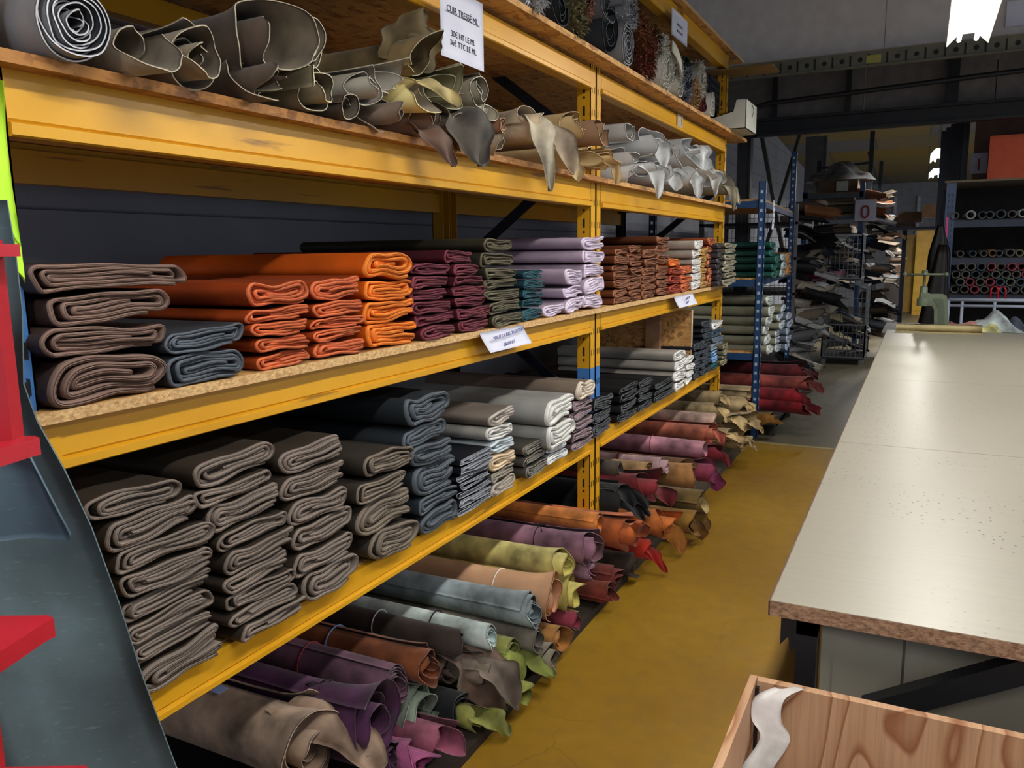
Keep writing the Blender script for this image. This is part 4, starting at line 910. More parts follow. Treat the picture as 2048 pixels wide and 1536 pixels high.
# ------------------------------------------------------------------ blue rack beyond the yellow one
BX = -1.175; BY = 6.96; BY2 = 9.6
zt1 = float(at(1528, 360, x=BX)[2])
g = empty('blue_rack', (0, 0, 0)); tag(g, 'blue slotted steel rack holding green and cream folded hides behind the yellow rack', 'rack')
def bpost(x, y, h, nm='post', mat=BLUE):
    b = MB(); b.box((x-.055, y, 0), (x-.05, y+.06, h)); b.box((x-.055, y, 0), (x, y+.005, h)); b.box((x-.005, y, 0), (x, y+.06, h))
    z = .1
    while z < h-.05:
        b.box((x-.038, y-.0012, z), (x-.018, y-.0003, z+.024), 1); b.box((x+.0003, y+.02, z), (x+.0012, y+.036, z+.024), 1); z += .075
    b.build(nm, [mat, plain('#a9b4c4', .5)], g)
bpost(BX, BY, zt1)
xb2, zb2 = float(at(1576, 730, y=BY2)[0]), float(at(1576, 305, y=BY2)[2])
bpost(xb2, BY2, zb2); bpost(-2.1, BY, zt1, mat=NAVY); bpost(-2.1, BY2, zb2, mat=NAVY)
for v in (408, 566, 714):
    z = float(at(1500, v, y=BY)[2])
    b = MB(); b.box((-2.12, BY+.01, z-.03), (BX, BY+.03, z+.025)); b.box((BX-.03, BY, z-.03), (BX, BY2, z+.02)) if False else None
    b.build('cross_rail', BLUE, g)
    MB().prism([(BX-.03, z-.03), (xb2-.03, z-.03), (xb2-.03, z+.02), (BX-.03, z+.02)], 0, 1, 'y') if False else None
    MB().bar((BX-.03, BY+.03, z), (xb2-.03, BY2, z), .03, .05).build('side_rail', BLUE, g)
    MB().add([(-2.12, BY+.03, z+.027), (BX-.02, BY+.03, z+.027), (xb2-.02, BY2, z+.027), (-2.12, BY2, z+.027), (-2.12, BY+.03, z+.04), (BX-.02, BY+.03, z+.04), (xb2-.02, BY2, z+.04), (-2.12, BY2, z+.04)],
             [(0, 3, 2, 1), (4, 5, 6, 7), (0, 1, 5, 4), (1, 2, 6, 5), (2, 3, 7, 6), (3, 0, 4, 7)]).build('shelf_panel', OSB, g)
# wire mesh side
b = MB()
for k in range(17): b.bar((-2.1+k*.05, BY2+.1, .8), (-2.1+k*.05, BY2+.1, 2.1), .004, .004)
for k in range(12): b.bar((-2.1, BY2+.1, .85+k*.11), (-1.3, BY2+.1, .85+k*.11), .004, .004)
b.build('mesh_panel', plain('#3a3d42', .5), g)
GBL = 'folded hides on the blue rack'
def bl(u0, u1, vB, vT, n, cols, desc, colour, y, nl=5, v1=None):
    """bundles lying in x direction, ends toward the aisle; u0..u1 is the pixel span of the visible side"""
    z0, z1 = float(at(u0, vB, y=y)[2]), float(at(u0, vT, y=y)[2]); x1 = float(at(u1, vB, y=y)[0]); h = (z1-z0)/n
    for i in range(n):
        hide(y, y+.24, z0+i*h+.0005, z0+(i+1)*h-.0005, x1+random.uniform(-.03, .02), cols, nl, '%s folded hide, %s %s' % (colour, ordname(i, n), desc), GBL, .8)
bl(1470, 1546, 557, 484, 5, ('#123f39', '#2b645c'), 'of green stack on the blue rack', 'bottle green', 7.1)
bl(1470, 1533, 708, 593, 6, ('#7d7c68', '#c6ccc8'), 'of cream stack on the blue rack, first', 'khaki cream', 7.1)
bl(1500, 1556, 705, 610, 6, ('#7d7c68', '#b9c6d0'), 'of cream stack on the blue rack, second', 'pale cream', 7.55)
bl(1520, 1578, 700, 625, 5, ('#5c6470', '#a8b4c8'), 'of bluish stack on the blue rack', 'pale blue grey', 8.1)
bl(1520, 1566, 555, 508, 3, ('#1c4a44', '#b8c4c4'), 'of second green stack on the blue rack', 'green and white', 7.6)
bl(1530, 1580, 552, 505, 2, ('#8a5a2c', '#b07a40'), 'beside the second green stack', 'amber brown', 8.1)
column(-1.27, 1.337, 1449, 1470, 568, 485, 7, ('#5d5747', '#a09a86'), 'of greige stack past the last yellow post', 'greige', GBL, 5)
column(-1.30, BD+.01, 1446, 1456, 720, 690, 4, ('#5d5747', '#8f886c'), 'of khaki stack past the lowest shelf end', 'khaki', GD, 4)
# wine red hides lying low in the blue rack
for q, (u, v, z, r, c, lab) in enumerate([(1600, 742, .52, 17, ('#3f1418', '#5a2024'), 'dark wine red hide roll, highest in the blue rack'), (1612, 768, .45, 17, ('#6c2f2a', '#7c3a34'), 'dusty red hide roll with long drooping end in the blue rack'), (1590, 792, .36, 16, ('#6a1018', '#7c1c24'), 'crimson hide roll in the middle of the blue rack bottom'),
        (1602, 812, .28, 16, ('#5e0c14', '#701820'), 'deep crimson hide roll low in the blue rack'), (1548, 838, .2, 13, ('#7a5220', '#8c6430'), 'tan ochre hide roll at the foot of the blue post')]):
    p = at(u, v, z=z); R = msize(r, p)
    o = roll((p[0], p[1], z), R, c[0], c[1], 2.0, lab, 'rolled hides at the bottom of the blue rack', L=p[0]+2.1, rag=.05, flare=.3, core=.4, suede=1)
    if q < 4: flap(o, (-.04, 0, .02), (.05, 0, .03), (.09, .03, -.02), (.12, .05, -.08), .09, c[0], '#8a6a3a' if q == 2 else c[1], 150+q, jag=.15)
MB_ = MB(); MB_.box((-2.1, 7.05, .1), (-1.05, 9.4, .12)); MB_.box((-1.1, 8.0, 0), (-1.05, 8.05, .1)); MB_.box((-1.1, 7.1, 0), (-1.05, 7.15, .1)); MB_.box((-2.1, 8.0, 0), (-2.05, 8.05, .1))
tag(MB_.build('low_pallet', plain('#2c2620', .7)), 'low dark platform under the wine red rolls', 'platform')
g2 = empty('hanging_label', tuple(at(1547, 430, x=-1.13))); tag(g2, 'narrow white paper label hanging from the blue rack rail', 'label')
p = g2.location.copy()
G = np.array([[(.004*math.sin(3*v), (s-.5)*.10-.03*v, (.5-v)*.24) for v in np.linspace(0, 1, 7)] for s in np.linspace(0, 1, 4)])
sheet('paper_strip', G, .0006, [PAPER, PAPER], g2)
for k in range(4): text_mesh('lettering', '%d€' % (30+2*k) if False else '36€ HT', .02, kid(g2, 'paper_strip'), (.006, -.01*k, .06-.045*k), plain('#6a6e86', .7))

# ------------------------------------------------------------------ work table
WT = empty('work_table', (-.232, 1.60, 0)); tag(WT, 'large work table with speckled beige laminate top on black steel legs', 'table')
TX, TY = 1.75, 6.02
def slab(y0, y1, dz=0):
    b = MB(); b.box((0, y0, .868), (TX, y1, .8995+dz), 1); b.box((.002, y0+.001, .8995+dz), (TX, y1-.0005, .9005+dz), 0)
    b.box((-.003, y0, .868), (0, y1, .899), 2); return b
for k, (a, c) in enumerate(((0, 1.498), (1.5, 3.118), (3.12, 4.7), (4.702, TY))):
    slab(a, c).build('table_top', [LAM, CHIPD, plain('#3a2418', .5)], WT)
for (x, y) in ((.05, .02), (TX-.09, .02), (.05, 2.9), (TX-.09, 2.9), (.05, TY-.1), (TX-.09, TY-.1)):
    MB().box((x, y, 0), (x+.04, y+.04, .868)).build('leg', BLK, WT)
b = MB(); b.box((.05, .02, .83), (.09, TY-.06, .868)); b.box((TX-.09, .02, .83), (TX-.05, TY-.06, .868)); b.prism([(.02, .868), (.05, .868), (.05, .80), (.04, .79), (.035, .82), (.02, .80)], .02, .03, 'y'); b.build('frame', BLK, WT)
sp, sq = at(1765, 1420, y=1.64)-np.array([-.232, 1.60, 0]), at(2090, 1333, y=1.64)-np.array([-.232, 1.60, 0])
dd = sq-sp; sp = sp-dd*.15; sq = sq+dd*.25
b = MB(); b.bar(sp, sq, .005, .045, up=(0, 0, 1)); b.bar(sp+np.array([0, .018, .022]), sq+np.array([0, .018, .022]), .04, .005, up=(0, 0, 1)); b.build('diagonal_strut', BLK, WT)
pm = MB(); pa = .2646
pm.box((0, 0, .04), (1.6, .018, .862), 0, Matrix.Translation((.095, .065, 0)) @ Matrix.Rotation(pa, 4, 'Z'))
pm.build('under_panel', LAM, WT)['label'] = 'speckled pale laminate board standing under the top'
# paper roll at the far edge of the table
o = empty('paper_roll', (0, 7.56, .9)); tag(o, 'roll of beige kraft paper lying across the far edge of the table', 'paper roll')
x0, x1 = float(at(1793, 650, y=7.5)[0]), float(at(1966, 650, y=7.5)[0])
o.location = (x0, 7.55, .932)
SEED[0] += 1; G = roll_grid(.031, 3, x1-x0, random.Random(4), .002, 0, .5)
G[:, :, 0] *= -1; V, F, M = sheet_arrays(G, .001); build('roll', V, F, [plain('#a89a70', .6), plain('#8d8058', .7)], M, o)
MB().box((0, -.16, -.0312), (x1-x0, .0, -.0305)).build('loose_end', plain('#a89a70', .6), o)

# plywood crate at the lower right
CX0, CX1, CY0, CY1, CZ = float(at(1500, 1356, y=1.5)[0]), 1.0, .55, 1.5, float(at(1520, 1353, y=1.5)[2])
g = empty('plywood_crate', (0, 0, 0)); tag(g, 'open plywood crate at the lower right in front of the work table', 'crate')
MB().box((CX0+.016, CY1-.018, .02), (CX1, CY1, CZ)).build('back_panel', PLY, g)
def side_jag(x0, x1):
    b = MB(); b.box((x0, CY0, .02), (x1, CY1+.004, CZ-.002)); return b
side_jag(CX0, CX0+.014).build('left_panel', PLY, g); MB().box((CX1, CY0, .02), (CX1+.018, CY1, CZ)).build('right_panel', PLY, g); MB().box((CX0, CY0-.018, .02), (CX1, CY0, CZ)).build('front_panel', PLY, g)
MB().box((CX0, CY0, .0), (CX1, CY1, .02)).build('bottom_panel', PLY, g)
MB().box((CX0+.015, CY1-.026, .3), (CX0+.021, CY1-.018, CZ-.01)).build('corner_strip', BLK, g)
rr = random.Random(2)
def strap(ptsuv, w, lab, nm, col, yy):
    G = np.zeros((len(ptsuv)*5, 7, 3)); P = [Vector(q) for q in ptsuv]
    n = len(G)
    for i in range(n):
        s = i/(n-1)*(len(P)-1); k = min(int(s), len(P)-2); f = s-k; f2 = f
        a, b_, c_, d_ = P[max(k-1, 0)], P[k], P[k+1], P[min(k+2, len(P)-1)]
        q = b_*1.0; q = .5*((2*b_)+(-a+c_)*f2+(2*a-5*b_+4*c_-d_)*f2**2+(-a+3*b_-3*c_+d_)*f2**3)
        for j in range(7):
            v = j/6-.5; G[i, j] = (q.x+v*w*.93, q.y+v*w*.25, q.z+.004*math.sin(v*6))
    o = sheet(nm, G, .0025, [leather(col, .75, .2), leather(col, .75, .2)]); tag(o, lab, 'leather strip'); return o
xx = CX0+.03
strap([(xx+.045, CY1-.02, CZ+.0), (xx+.015, CY1-.05, CZ-.012), (xx+.012, CY1-.06, CZ-.05), (xx+.03, CY1-.07, CZ-.08), (xx+.006, CY1-.13, CZ-.12), (xx+.005, CY1-.15, CZ-.20), (xx+.02, CY1-.15, CZ-.32)], .055, 'white grained leather strip hanging inside the corner of the plywood crate', 'leather_strip', '#aaa5a2', 0)

# ------------------------------------------------------------------ left foreground: red stand, cover, hi-vis vest
E1 = np.array([math.cos(YAW), math.sin(YAW), 0]); E2 = np.array([-math.sin(YAW), math.cos(YAW), 0])
def loc_at(u, v, depth):
    d = FW+RT*(u-1024)/FPX-UP*(v-768)/FPX; t = depth/float(d @ E2); return EYE+d*t
def inloc(p, org): q = p-org; return float(q @ E1), float(q @ E2), float(q[2])
ORG = loc_at(60, 900, .80); ORG = np.array([ORG[0], ORG[1], 0.0])
g = empty('red_stand', tuple(ORG)); g.rotation_euler = (0, 0, YAW); tag(g, 'glossy red stepped display stand cut off at the left edge', 'stand')
REDM = plain('#a81a28', .38)
a = inloc(loc_at(50, 890, .80), ORG); c_ = inloc(loc_at(0, 512, .80), ORG)
lipz = inloc(loc_at(68, 905, .80), ORG)
zlo = a[2]
MB().box((-.4, 0, zlo), (a[0]-.012, .02, inloc(loc_at(24, 478, .80), ORG)[2])).build('upper_panel', REDM, g)
tz = inloc(loc_at(24, 488, .80), ORG)
def trayslab(tip, th, depth, nm):
    x, y, z = tip
    MB().prism([(-.45, y), (x-.01, y), (x, y-.008), (x-.004, y-.02), (x-.03, y-depth), (-.45, y-depth)], z-th, z, 'z').build(nm, REDM, g)
trayslab((lipz[0], .02, zlo+.005), .018, .14, 'ledge')
trayslab((tz[0]+.0, .02, tz[2]), .012, .10, 'ledge')
t2 = inloc(loc_at(116, 1230, .80), ORG); trayslab((t2[0], t2[1]+.0, t2[2]), .02, .22, 'ledge')
l2 = inloc(loc_at(30, 1536, .80), ORG)
MB().box((-.4, -.02, 0), (l2[0]-.01, .0, t2[2]-.02)).build('lower_panel', REDM, g)
t3 = inloc(loc_at(190, 1531, .80), ORG); trayslab((t3[0], 0.0, t3[2]), .02, .22, 'ledge')

# blue grey cover hanging off the first post
def cloth_m(hexc):
    m, nt, bb = nodemat('worn_cloth'); v = coord(nt)
    n = tex(nt, 'ShaderNodeTexNoise', 5, 5, v); w = tex(nt, 'ShaderNodeTexNoise', 1, 4, coord(nt, (50, 60, 260)))
    c = ramp(nt, n.outputs['Fac'], [(.3, shade(hexc, .8)), (.7, shade(hexc, 1.15))]); c = mixc(nt, ramp(nt, w.outputs['Fac'], [(.62, 0.0), (.78, .35)]), c, '#8da0a4')
    nt.links.new(c, bb.inputs['Base Color']); bb.inputs['Roughness'].default_value = .6
    bump(nt, bb, w.outputs['Fac'], .2, .001); return m
edge = [(14, 400), (30, 500), (42, 620), (42, 770), (66, 845), (120, 945), (172, 1060), (225, 1210), (275, 1370), (345, 1560), (400, 1700)]
G = []
for k, (u, v) in enumerate(edge):
    dpt = .98+.0*k; p = loc_at(u, v, dpt+.03*k/8); row = []
    for j in range(24):
        s = j/23; x = -.62*s
        row.append(p+E1*x+E2*((.024*math.sin(s*11+k*.1)-.03*math.exp(-((s-.28)/.03)**2)*(k > 5))*min(1, k/4+.1)-.03*s))
    G.append(row)
G = np.array(G); Gf = []
for i in range(len(G)-1):
    for q in range(4): Gf.append(G[i]*(1-q/4)+G[i+1]*q/4)
Gf.append(G[-1]); Gf = np.array(Gf)
root = tuple(Gf[0, 0])
cv = sheet('cloth_cover', Gf-np.array(root), .002, [cloth_m('#55696f'), cloth_m('#55696f')], loc=root); tag(cv, 'worn blue grey cloth cover hanging over the end of the yellow rack', 'cover')
pts = [(0, 905), (70, 900), (100, 960), (152, 1066), (60, 1078), (0, 1080)]
G = []
for (ul, vl), (ur, vr) in (((-120, 880), (66, 900)), ((-120, 940), (92, 950)), ((-120, 1000), (120, 1005)), ((-120, 1072), (150, 1062)), ((-120, 1084), (146, 1074))):
    L_, R_ = loc_at(ul, vl, .90), loc_at(ur, vr, .93); G.append([L_*(1-s)+R_*s-E2*(.008*math.sin(s*7)+.005) for s in np.linspace(0, 1, 16)])
G = np.array(G); sheet('pocket_flap', G-np.array(root), .003, [cloth_m('#46606f')]*2, cv)['label'] = 'darker stitched flap'
vs = [(0, 165), (6, 300), (14, 400), (28, 520)]
G = []
for (ul, vl), (ur, vr) in (((-60, 150), (-3, 158)), ((-60, 250), (2, 270)), ((-60, 340), (14, 370)), ((-40, 420), (25, 440)), ((5, 430), (33, 500)), ((30, 480), (40, 565))):
    L_, R_ = loc_at(ul, vl, 1.0), loc_at(ur, vr, 1.0); G.append([L_*(1-s)+R_*s+E2*.01*math.sin(s*8) for s in np.linspace(0, 1, 12)])
G = np.array(G); tag(sheet('safety_vest', G, .002, [plain('#b6e030', .6), plain('#b6e030', .6)]), 'fluorescent yellow green safety vest strap hanging on the first rack post', 'vest')

# ------------------------------------------------------------------ background right: second bench, clamp, tube rack
b = MB(); b.box((0, 0, .82), (2.0, 1.1, .86)); 
g = empty('rear_bench', (-.28, 7.75, 0)); tag(g, 'dark bench behind the work table carrying the clamp and scraps', 'bench')
b.build('bench_top', plain('#2a2724', .6), g)
for x, y in ((.05, .05), (1.9, .05), (.05, 1.0), (1.9, 1.0)): MB().box((x, y, 0), (x+.05, y+.05, .82)).build('leg', BLK, g)
g = empty('press_clamp', (0, 0, 0)); tag(g, 'sage green cast iron screw press with T handle on the rear bench', 'screw press')
YC = 7.95; GRN = plain('#66705a', .4)
def cp(u, v): q = at(u, v, y=YC); return (float(q[0]), float(q[2]))
body = [cp(*q) for q in ((1838, 655), (1838, 604), (1842, 596), (1842, 572), (1862, 572), (1862, 586), (1868, 588), (1886, 588), (1895, 596), (1896, 655), (1872, 655), (1872, 617), (1866, 608), (1856, 607), (1852, 612), (1852, 655))]
body = [cp(*q) for q in ((1840, 612), (1842, 598), (1843, 586), (1858, 586), (1860, 588), (1885, 588), (1893, 592), (1896, 600), (1896, 660), (1868, 660), (1868, 620), (1864, 612), (1855, 611), (1852, 613))]
MB().prism(body, YC, YC+.07, 'y').build('frame', GRN, g)
ins = [cp(*q) for q in ((1866, 597), (1884, 597), (1889, 603), (1889, 655), (1877, 655), (1877, 615), (1870, 606))]
MB().prism(ins, YC-.004, YC, 'y').build('rib_panel', plain('#565f4c', .45), kid(g, 'frame'))
t0 = cp(1850, 545); t1 = cp(1850, 612)
MB().lathe([(.012, t1[1]), (.012, t0[1])], (t0[0], YC+.035, 0), 'z', 12).lathe([(.05, cp(1850, 612)[1]), (.05, cp(1850, 598)[1]), (.035, cp(1850, 596)[1]), (.03, cp(1850, 575)[1]), (.024, cp(1850, 572)[1])], (t0[0], YC+.035, 0), 'z', 16).build('screw', GRN, g, True)
hl, hr = cp(1810, 549), cp(1893, 549)
MB().tube([(hl[0], YC+.035, hl[1]), (hr[0], YC+.035, hr[1])], .01, 8).lathe([(.001, -.02), (.018, -.01), (.02, 0), (.018, .01), (.001, .02)], (hl[0], YC+.035, hl[1]), 'x', 12).lathe([(.001, -.02), (.018, -.01), (.02, 0), (.018, .01), (.001, .02)], (hr[0], YC+.035, hr[1]), 'x', 12).lathe([(.02, -.02), (.026, 0), (.02, .02)], (t0[0], YC+.035, t0[1]), 'z', 12).build('cross_handle', GRN, g, True)
q = at(1835, 640, y=7.85); tag(MB().box((q[0]-.05, 7.85, .86), (q[0]+.05, 7.93, .93)).build('wood_block', plain('#a68d5c', .7)), 'small pale wooden block beside the screw press', 'block')
GS = 'fabric scraps on the rear bench'
def heap(u, v, y, w, h, d, col, lab, nm='leather_scrap', cat='leather scrap', grp=None, seed=1, z0=None):
    rr = random.Random(seed); c = at(u, v, y=y); n, m = 18, 14; ph = [rr.uniform(0, 6) for _ in range(6)]; G = np.zeros((n, m, 3))
    zb = c[2]-h/2 if z0 is None else z0
    for i in range(n):
        for j in range(m):
            s, t = i/(n-1)*2-1, j/(m-1)*2-1
            hh = max(0, 1-s*s)**.6*max(0, 1-t*t)**.5*(.75+.25*math.sin(5*s+ph[0])+.2*math.sin(7*t+4*s+ph[1]))+.05*math.sin(11*s+ph[3])*(1-t*t)
            G[i, j] = (c[0]+s*w/2*(1+.12*math.sin(3*t+ph[2])), y+t*d/2*(1+.12*math.sin(4*s+ph[4])), zb+max(.001, hh*h))
    o = sheet(nm, G, .003, [leather(col, .5, .3), leather(shade(col, 1.1), .6)]); return tag(o, lab, cat, grp)
for q, (u, v, w, h, c, lab) in enumerate([(1925, 635, .30, .09, '#a8776c', 'salmon pink leather scrap heap beside the screw press'), (1988, 622, .42, .16, '#a3aeae', 'shiny pale grey leather scrap heap in the middle of the rear bench'), (1975, 645, .22, .08, '#b8b57c', 'pale yellow leather scrap at the front of the rear bench'), (2030, 640, .2, .1, '#3a3f4c', 'dark slate leather scrap at the right end of the rear bench')]):
    heap(u, v, 8.1+.12*q if q != 2 else 7.95, w, h, .35 if q != 2 else .15, c, lab, grp=GS, seed=q, z0=.862)
g = empty('white_trolley', (0, 0, 0)); tag(g, 'white tubular trolley frame in front of the tube rack', 'trolley'); yT = 9.0
za = float(at(1960, 600, y=yT)[2]); zb = float(at(1960, 612, y=yT)[2]); xa, xb = float(at(1897, 600, y=yT)[0]), 1.5
b = MB(); b.tube([(xa, yT, za), (xb, yT, za)], .018, 8); b.tube([(xa, yT, zb), (xb, yT, zb)], .014, 8)
for u in (1925, 1990): x = float(at(u, 600, y=yT)[0]); b.tube([(x, yT, 0), (x, yT, za)], .014, 8)
b.tube([(xa, yT, 0), (xa, yT, za)], .016, 8); b.tube([(xb, yT, 0), (xb, yT, za)], .016, 8); b.build('trolley_frame', plain('#aeb4c4', .4), g, True)
b = MB()
for u in (1988, 2003):
    x = float(at(u, 595, y=yT)[0]); b.tube([(x-.03, yT, za), (x-.03, yT, za+.10), (x-.015, yT, za+.13), (x+.015, yT, za+.13), (x+.03, yT, za+.10), (x+.03, yT, za)], .009, 8)
b.build('red_handle', plain('#b01a30', .35), g, True)['label'] = 'bent red handle loops'

# tube rack
YR = 9.5
g = empty('tube_rack', (0, 0, 0)); tag(g, 'dark blue shelving rack full of cardboard tubes at the right back', 'rack')
X0 = float(at(1888, 450, y=YR)[0]); X1 = 2.3; ztop = float(at(1960, 359, y=YR)[2])
b = MB(); b.box((X0, YR, 0), (X0+.09, YR+.05, ztop-.02)); z = .9
while z < ztop-.1: b.box((X0+.02, YR-.0015, z), (X0+.035, YR-.0003, z+.03), 1); b.box((X0+.055, YR-.0015, z), (X0+.07, YR-.0003, z+.03), 1); z += .06
b.build('post', [BLUE, NAVY], g)
MB().box((X1, YR, 0), (X1+.09, YR+.05, ztop-.02)).build('post', BLUE, g); MB().box((X0, YR+1.2, 0), (X0+.09, YR+1.25, ztop-.02)).build('post', NAVY, g); MB().box((X1, YR+1.2, 0), (X1+.09, YR+1.25, ztop-.02)).build('post', NAVY, g)
MB().box((X0-.02, YR-.02, ztop-.02), (X1+.1, YR+1.25, ztop)).build('top_board', plain('#7a6a55', .7), g)
MB().box((X0+.05, YR+1.22, .3), (X1+.05, YR+1.24, ztop-.02)).build('back_panel', plain('#2f2a2b', .8), g)
SH = []
for v in (440, 516, 590):
    z = float(at(1960, v, y=YR)[2]); SH.append(z)
    MB().box((X0+.09, YR, z-.07), (X1, YR+.04, z)).build('shelf_beam', plain('#11203c', .5), g); MB().box((X0+.05, YR+.02, z-.001), (X1, YR+1.2, z+.012)).build('shelf_panel', plain('#2e2824', .7), g)
q = at(1893, 455, y=YR-.01); MB().box((q[0]-.01, YR-.012, q[2]-.10), (q[0]+.012, YR-.002, q[2]+.10)).build('pink_tape', plain('#d84a8c', .5), g)['label'] = 'bright pink tape strip'
GT = 'cardboard tubes in the dark blue rack'
TUB = {}
def tube_obj(x, z, R, col, lab, dx=0):
    R = min(.045, R*1.12) if R != .042 else R
    k = (round(R, 3), col)
    if k not in TUB:
        b = MB(); n = 14; ri = R*.72
        vs = []
        for (r, y) in ((ri, 1.1), (ri, 0), (R, 0), (R, 1.1)):
            vs += [(r*math.cos(2*math.pi*i/n), y, r*math.sin(2*math.pi*i/n)) for i in range(n)]
        fs = [(r*n+i, r*n+(i+1) % n, (r+1)*n+(i+1) % n, (r+1)*n+i) for r in range(3) for i in range(n)]
        b.add(vs, fs, 0); o = b.build('cardboard_tube', plain(col, .6), smooth=True); TUB[k] = o
    else:
        o = TUB[k].copy(); COL.objects.link(o)
    o.location = (x, YR-.03+dx, z); return tag(o, lab, 'tube', GT)
rr = random.Random(11); TC = ['#5a5c54', '#7a4048', '#8a3a48', '#3c4a5a', '#6a6a4c', '#54504c', '#7a5a34', '#9aa0a0']
TN = ['grey green', 'dusky pink', 'crimson', 'navy blue', 'olive', 'brown grey', 'ochre', 'pale silver']
rows = [(SH[0], [(1908, 0, .035), (1940, 7, .04), (1963, 3, .035), (1978, 5, .035), (2000, 3, .04), (2022, 5, .035), (2044, 7, .042)], 'top tube shelf'),
        (SH[1], [(1925, 5, .03), (1950, 3, .03), (1972, 5, .03), (1990, 6, .033), (2003, 3, .03), (2025, 5, .036), (2044, 4, .032)], 'middle tube shelf')]
posn = ['first', 'second', 'third', 'fourth', 'fifth', 'sixth', 'seventh', 'eighth', 'ninth', 'tenth', 'eleventh']
for z, L_, nm in rows:
    for i, (u, ci, R) in enumerate(L_):
        x = float(at(u, 450, y=YR)[0]); tube_obj(x, z+.013+R, R, TC[ci], '%s tube end, %s from the left on the %s' % (TN[ci], posn[i], nm))
for row in range(4):
    for i in range(11):
        R = .042; x = X0+.14+i*.088+(row % 2)*.044; z = SH[2]+.013+R+row*.076
        ci = rr.choice([0, 0, 1, 2, 3, 4, 5, 5, 5]) if row < 3 else [0, 0, 3, 2, 5, 2, 1, 1, 2, 1, 0][i]
        if row == 3 and i > 8: continue
        tube_obj(x, z, R, TC[ci], '%s tube end, %s from the left in %s row of the bottom heap' % (TN[ci], posn[i], ['lowest', 'second', 'third', 'top'][row]), rr.uniform(-.03, .04))
# boards above the tube rack
xw = float(at(1948, 300, y=10.6)[0])
tag(MB().box((xw, 10.6, ztop+.002), (3.2, 10.63, 3.6)).build('back_board', plain('#6b5348', .8)), 'big brown board standing on top of the tube rack', 'board')
xo, zo = float(at(1981, 270, y=10.2)[0]), float(at(1978, 272, y=10.2)[2])
tag(MB().box((xo, 10.2, ztop+.002), (xo+1.3, 10.23, zo)).build('orange_panel', plain('#e2643a', .6)), 'bright orange panel leaning on top of the tube rack', 'panel')
def facing_sign(u0, u1, v0, v1, y, txt, lab, frame=None):
    a_, c_ = at(u0, v0, y=y), at(u1, v1, y=y); g = empty('number_sign', (float(a_[0]+c_[0])/2, y, float(a_[2]+c_[2])/2)); w, h = float(c_[0]-a_[0])/2, float(a_[2]-c_[2])/2
    tag(g, lab, 'sign')
    if frame: MB().box((-w*1.1, .004, -h*1.08), (w*1.02, .012, h*1.08)).build('backing', plain(frame, .7), g)
    MB().box((-w, 0, -h), (w, .004, h)).build('sheet', plain('#b4b6c6', .7), g)
    cu = bpy.data.curves.new('t', 'FONT'); cu.body = txt; cu.size = h*1.75; cu.align_x = 'CENTER'; cu.extrude = .001
    t = bpy.data.objects.new('t', cu); COL.objects.link(t); me = bpy.data.meshes.new_from_object(t.evaluated_get(bpy.context.evaluated_depsgraph_get())); bpy.data.objects.remove(t)
    me.materials.clear(); me.materials.append(RED); o = bpy.data.objects.new('digit', me); COL.objects.link(o); o.parent = kid(g, 'sheet'); o.rotation_euler = (math.pi/2, 0, 0); o.location = (-w*.02, -.003, -h*.72)
    return g
facing_sign(1943, 1973, 307, 346, 10.585, '1', 'white sheet with a red number 1 beside the orange panel')
g_ = facing_sign(1711, 1751, 400, 442, 12.985, '0', 'white framed sign with a red number 0 on the scrap rack', '#6a4c38')
q = at(2030, 25, y=8.25); tag(MB().box((q[0]-.06, 8.285, q[2]-.1), (q[0]+.25, 8.298, q[2]+.1)).build('wall_notice', PAPER), 'white paper notice stuck high on the grey wall panel', 'notice')
# vertical stacked profiles left of the brown board
for k in range(6):
    u = 1886+k*9; yy = 12.6-k*.35; p = at(u, 300, y=yy)
    tag(MB().box((p[0]-.03, yy, 0), (p[0]+.03, yy+.05, float(at(u, 262-k*7, y=yy)[2]))).build('rack_upright', plain('#232c3a', .5)), 'tall dark blue upright behind the tube rack, %s from left' % posn[k], 'upright', 'uprights behind the tube rack')
# dark coats by the tube rack
for q, (u, v, w, h, c, lab) in enumerate([(1862, 575, .26, .85, '#1d1613', 'dark brown hides hanging in a tall bundle beside the tube rack'), (1878, 500, .16, .5, '#0c0c0f', 'black coat hanging on the tube rack post')]):
    c0 = at(u, v, y=9.2+.1*q); zfl = .01 if q == 0 else c0[2]-h/2; G = np.zeros((18, 20, 3))
    for i in range(18):
        for j in range(20):
            s = i/17; a_ = j/19*2*math.pi
            r = w/2*(.25+.85*min(1, s*1.8))*(1+.22*math.sin(5*a_+2*s)+.1*math.sin(9*a_))
            G[i, j] = (c0[0]+r*math.cos(a_)+(.08*(1-s) if q == 0 else 0), c0[1]+.35*r*math.sin(a_), c0[2]+h/2-(c0[2]+h/2-zfl)*s)
    if q == 0: G[:, :, 2] = G[:, :, 2]
    tag(sheet('hanging_hide' if q == 0 else 'coat', G, .004, [leather(c, .5)]*2), lab, 'hanging leather' if q == 0 else 'coat')
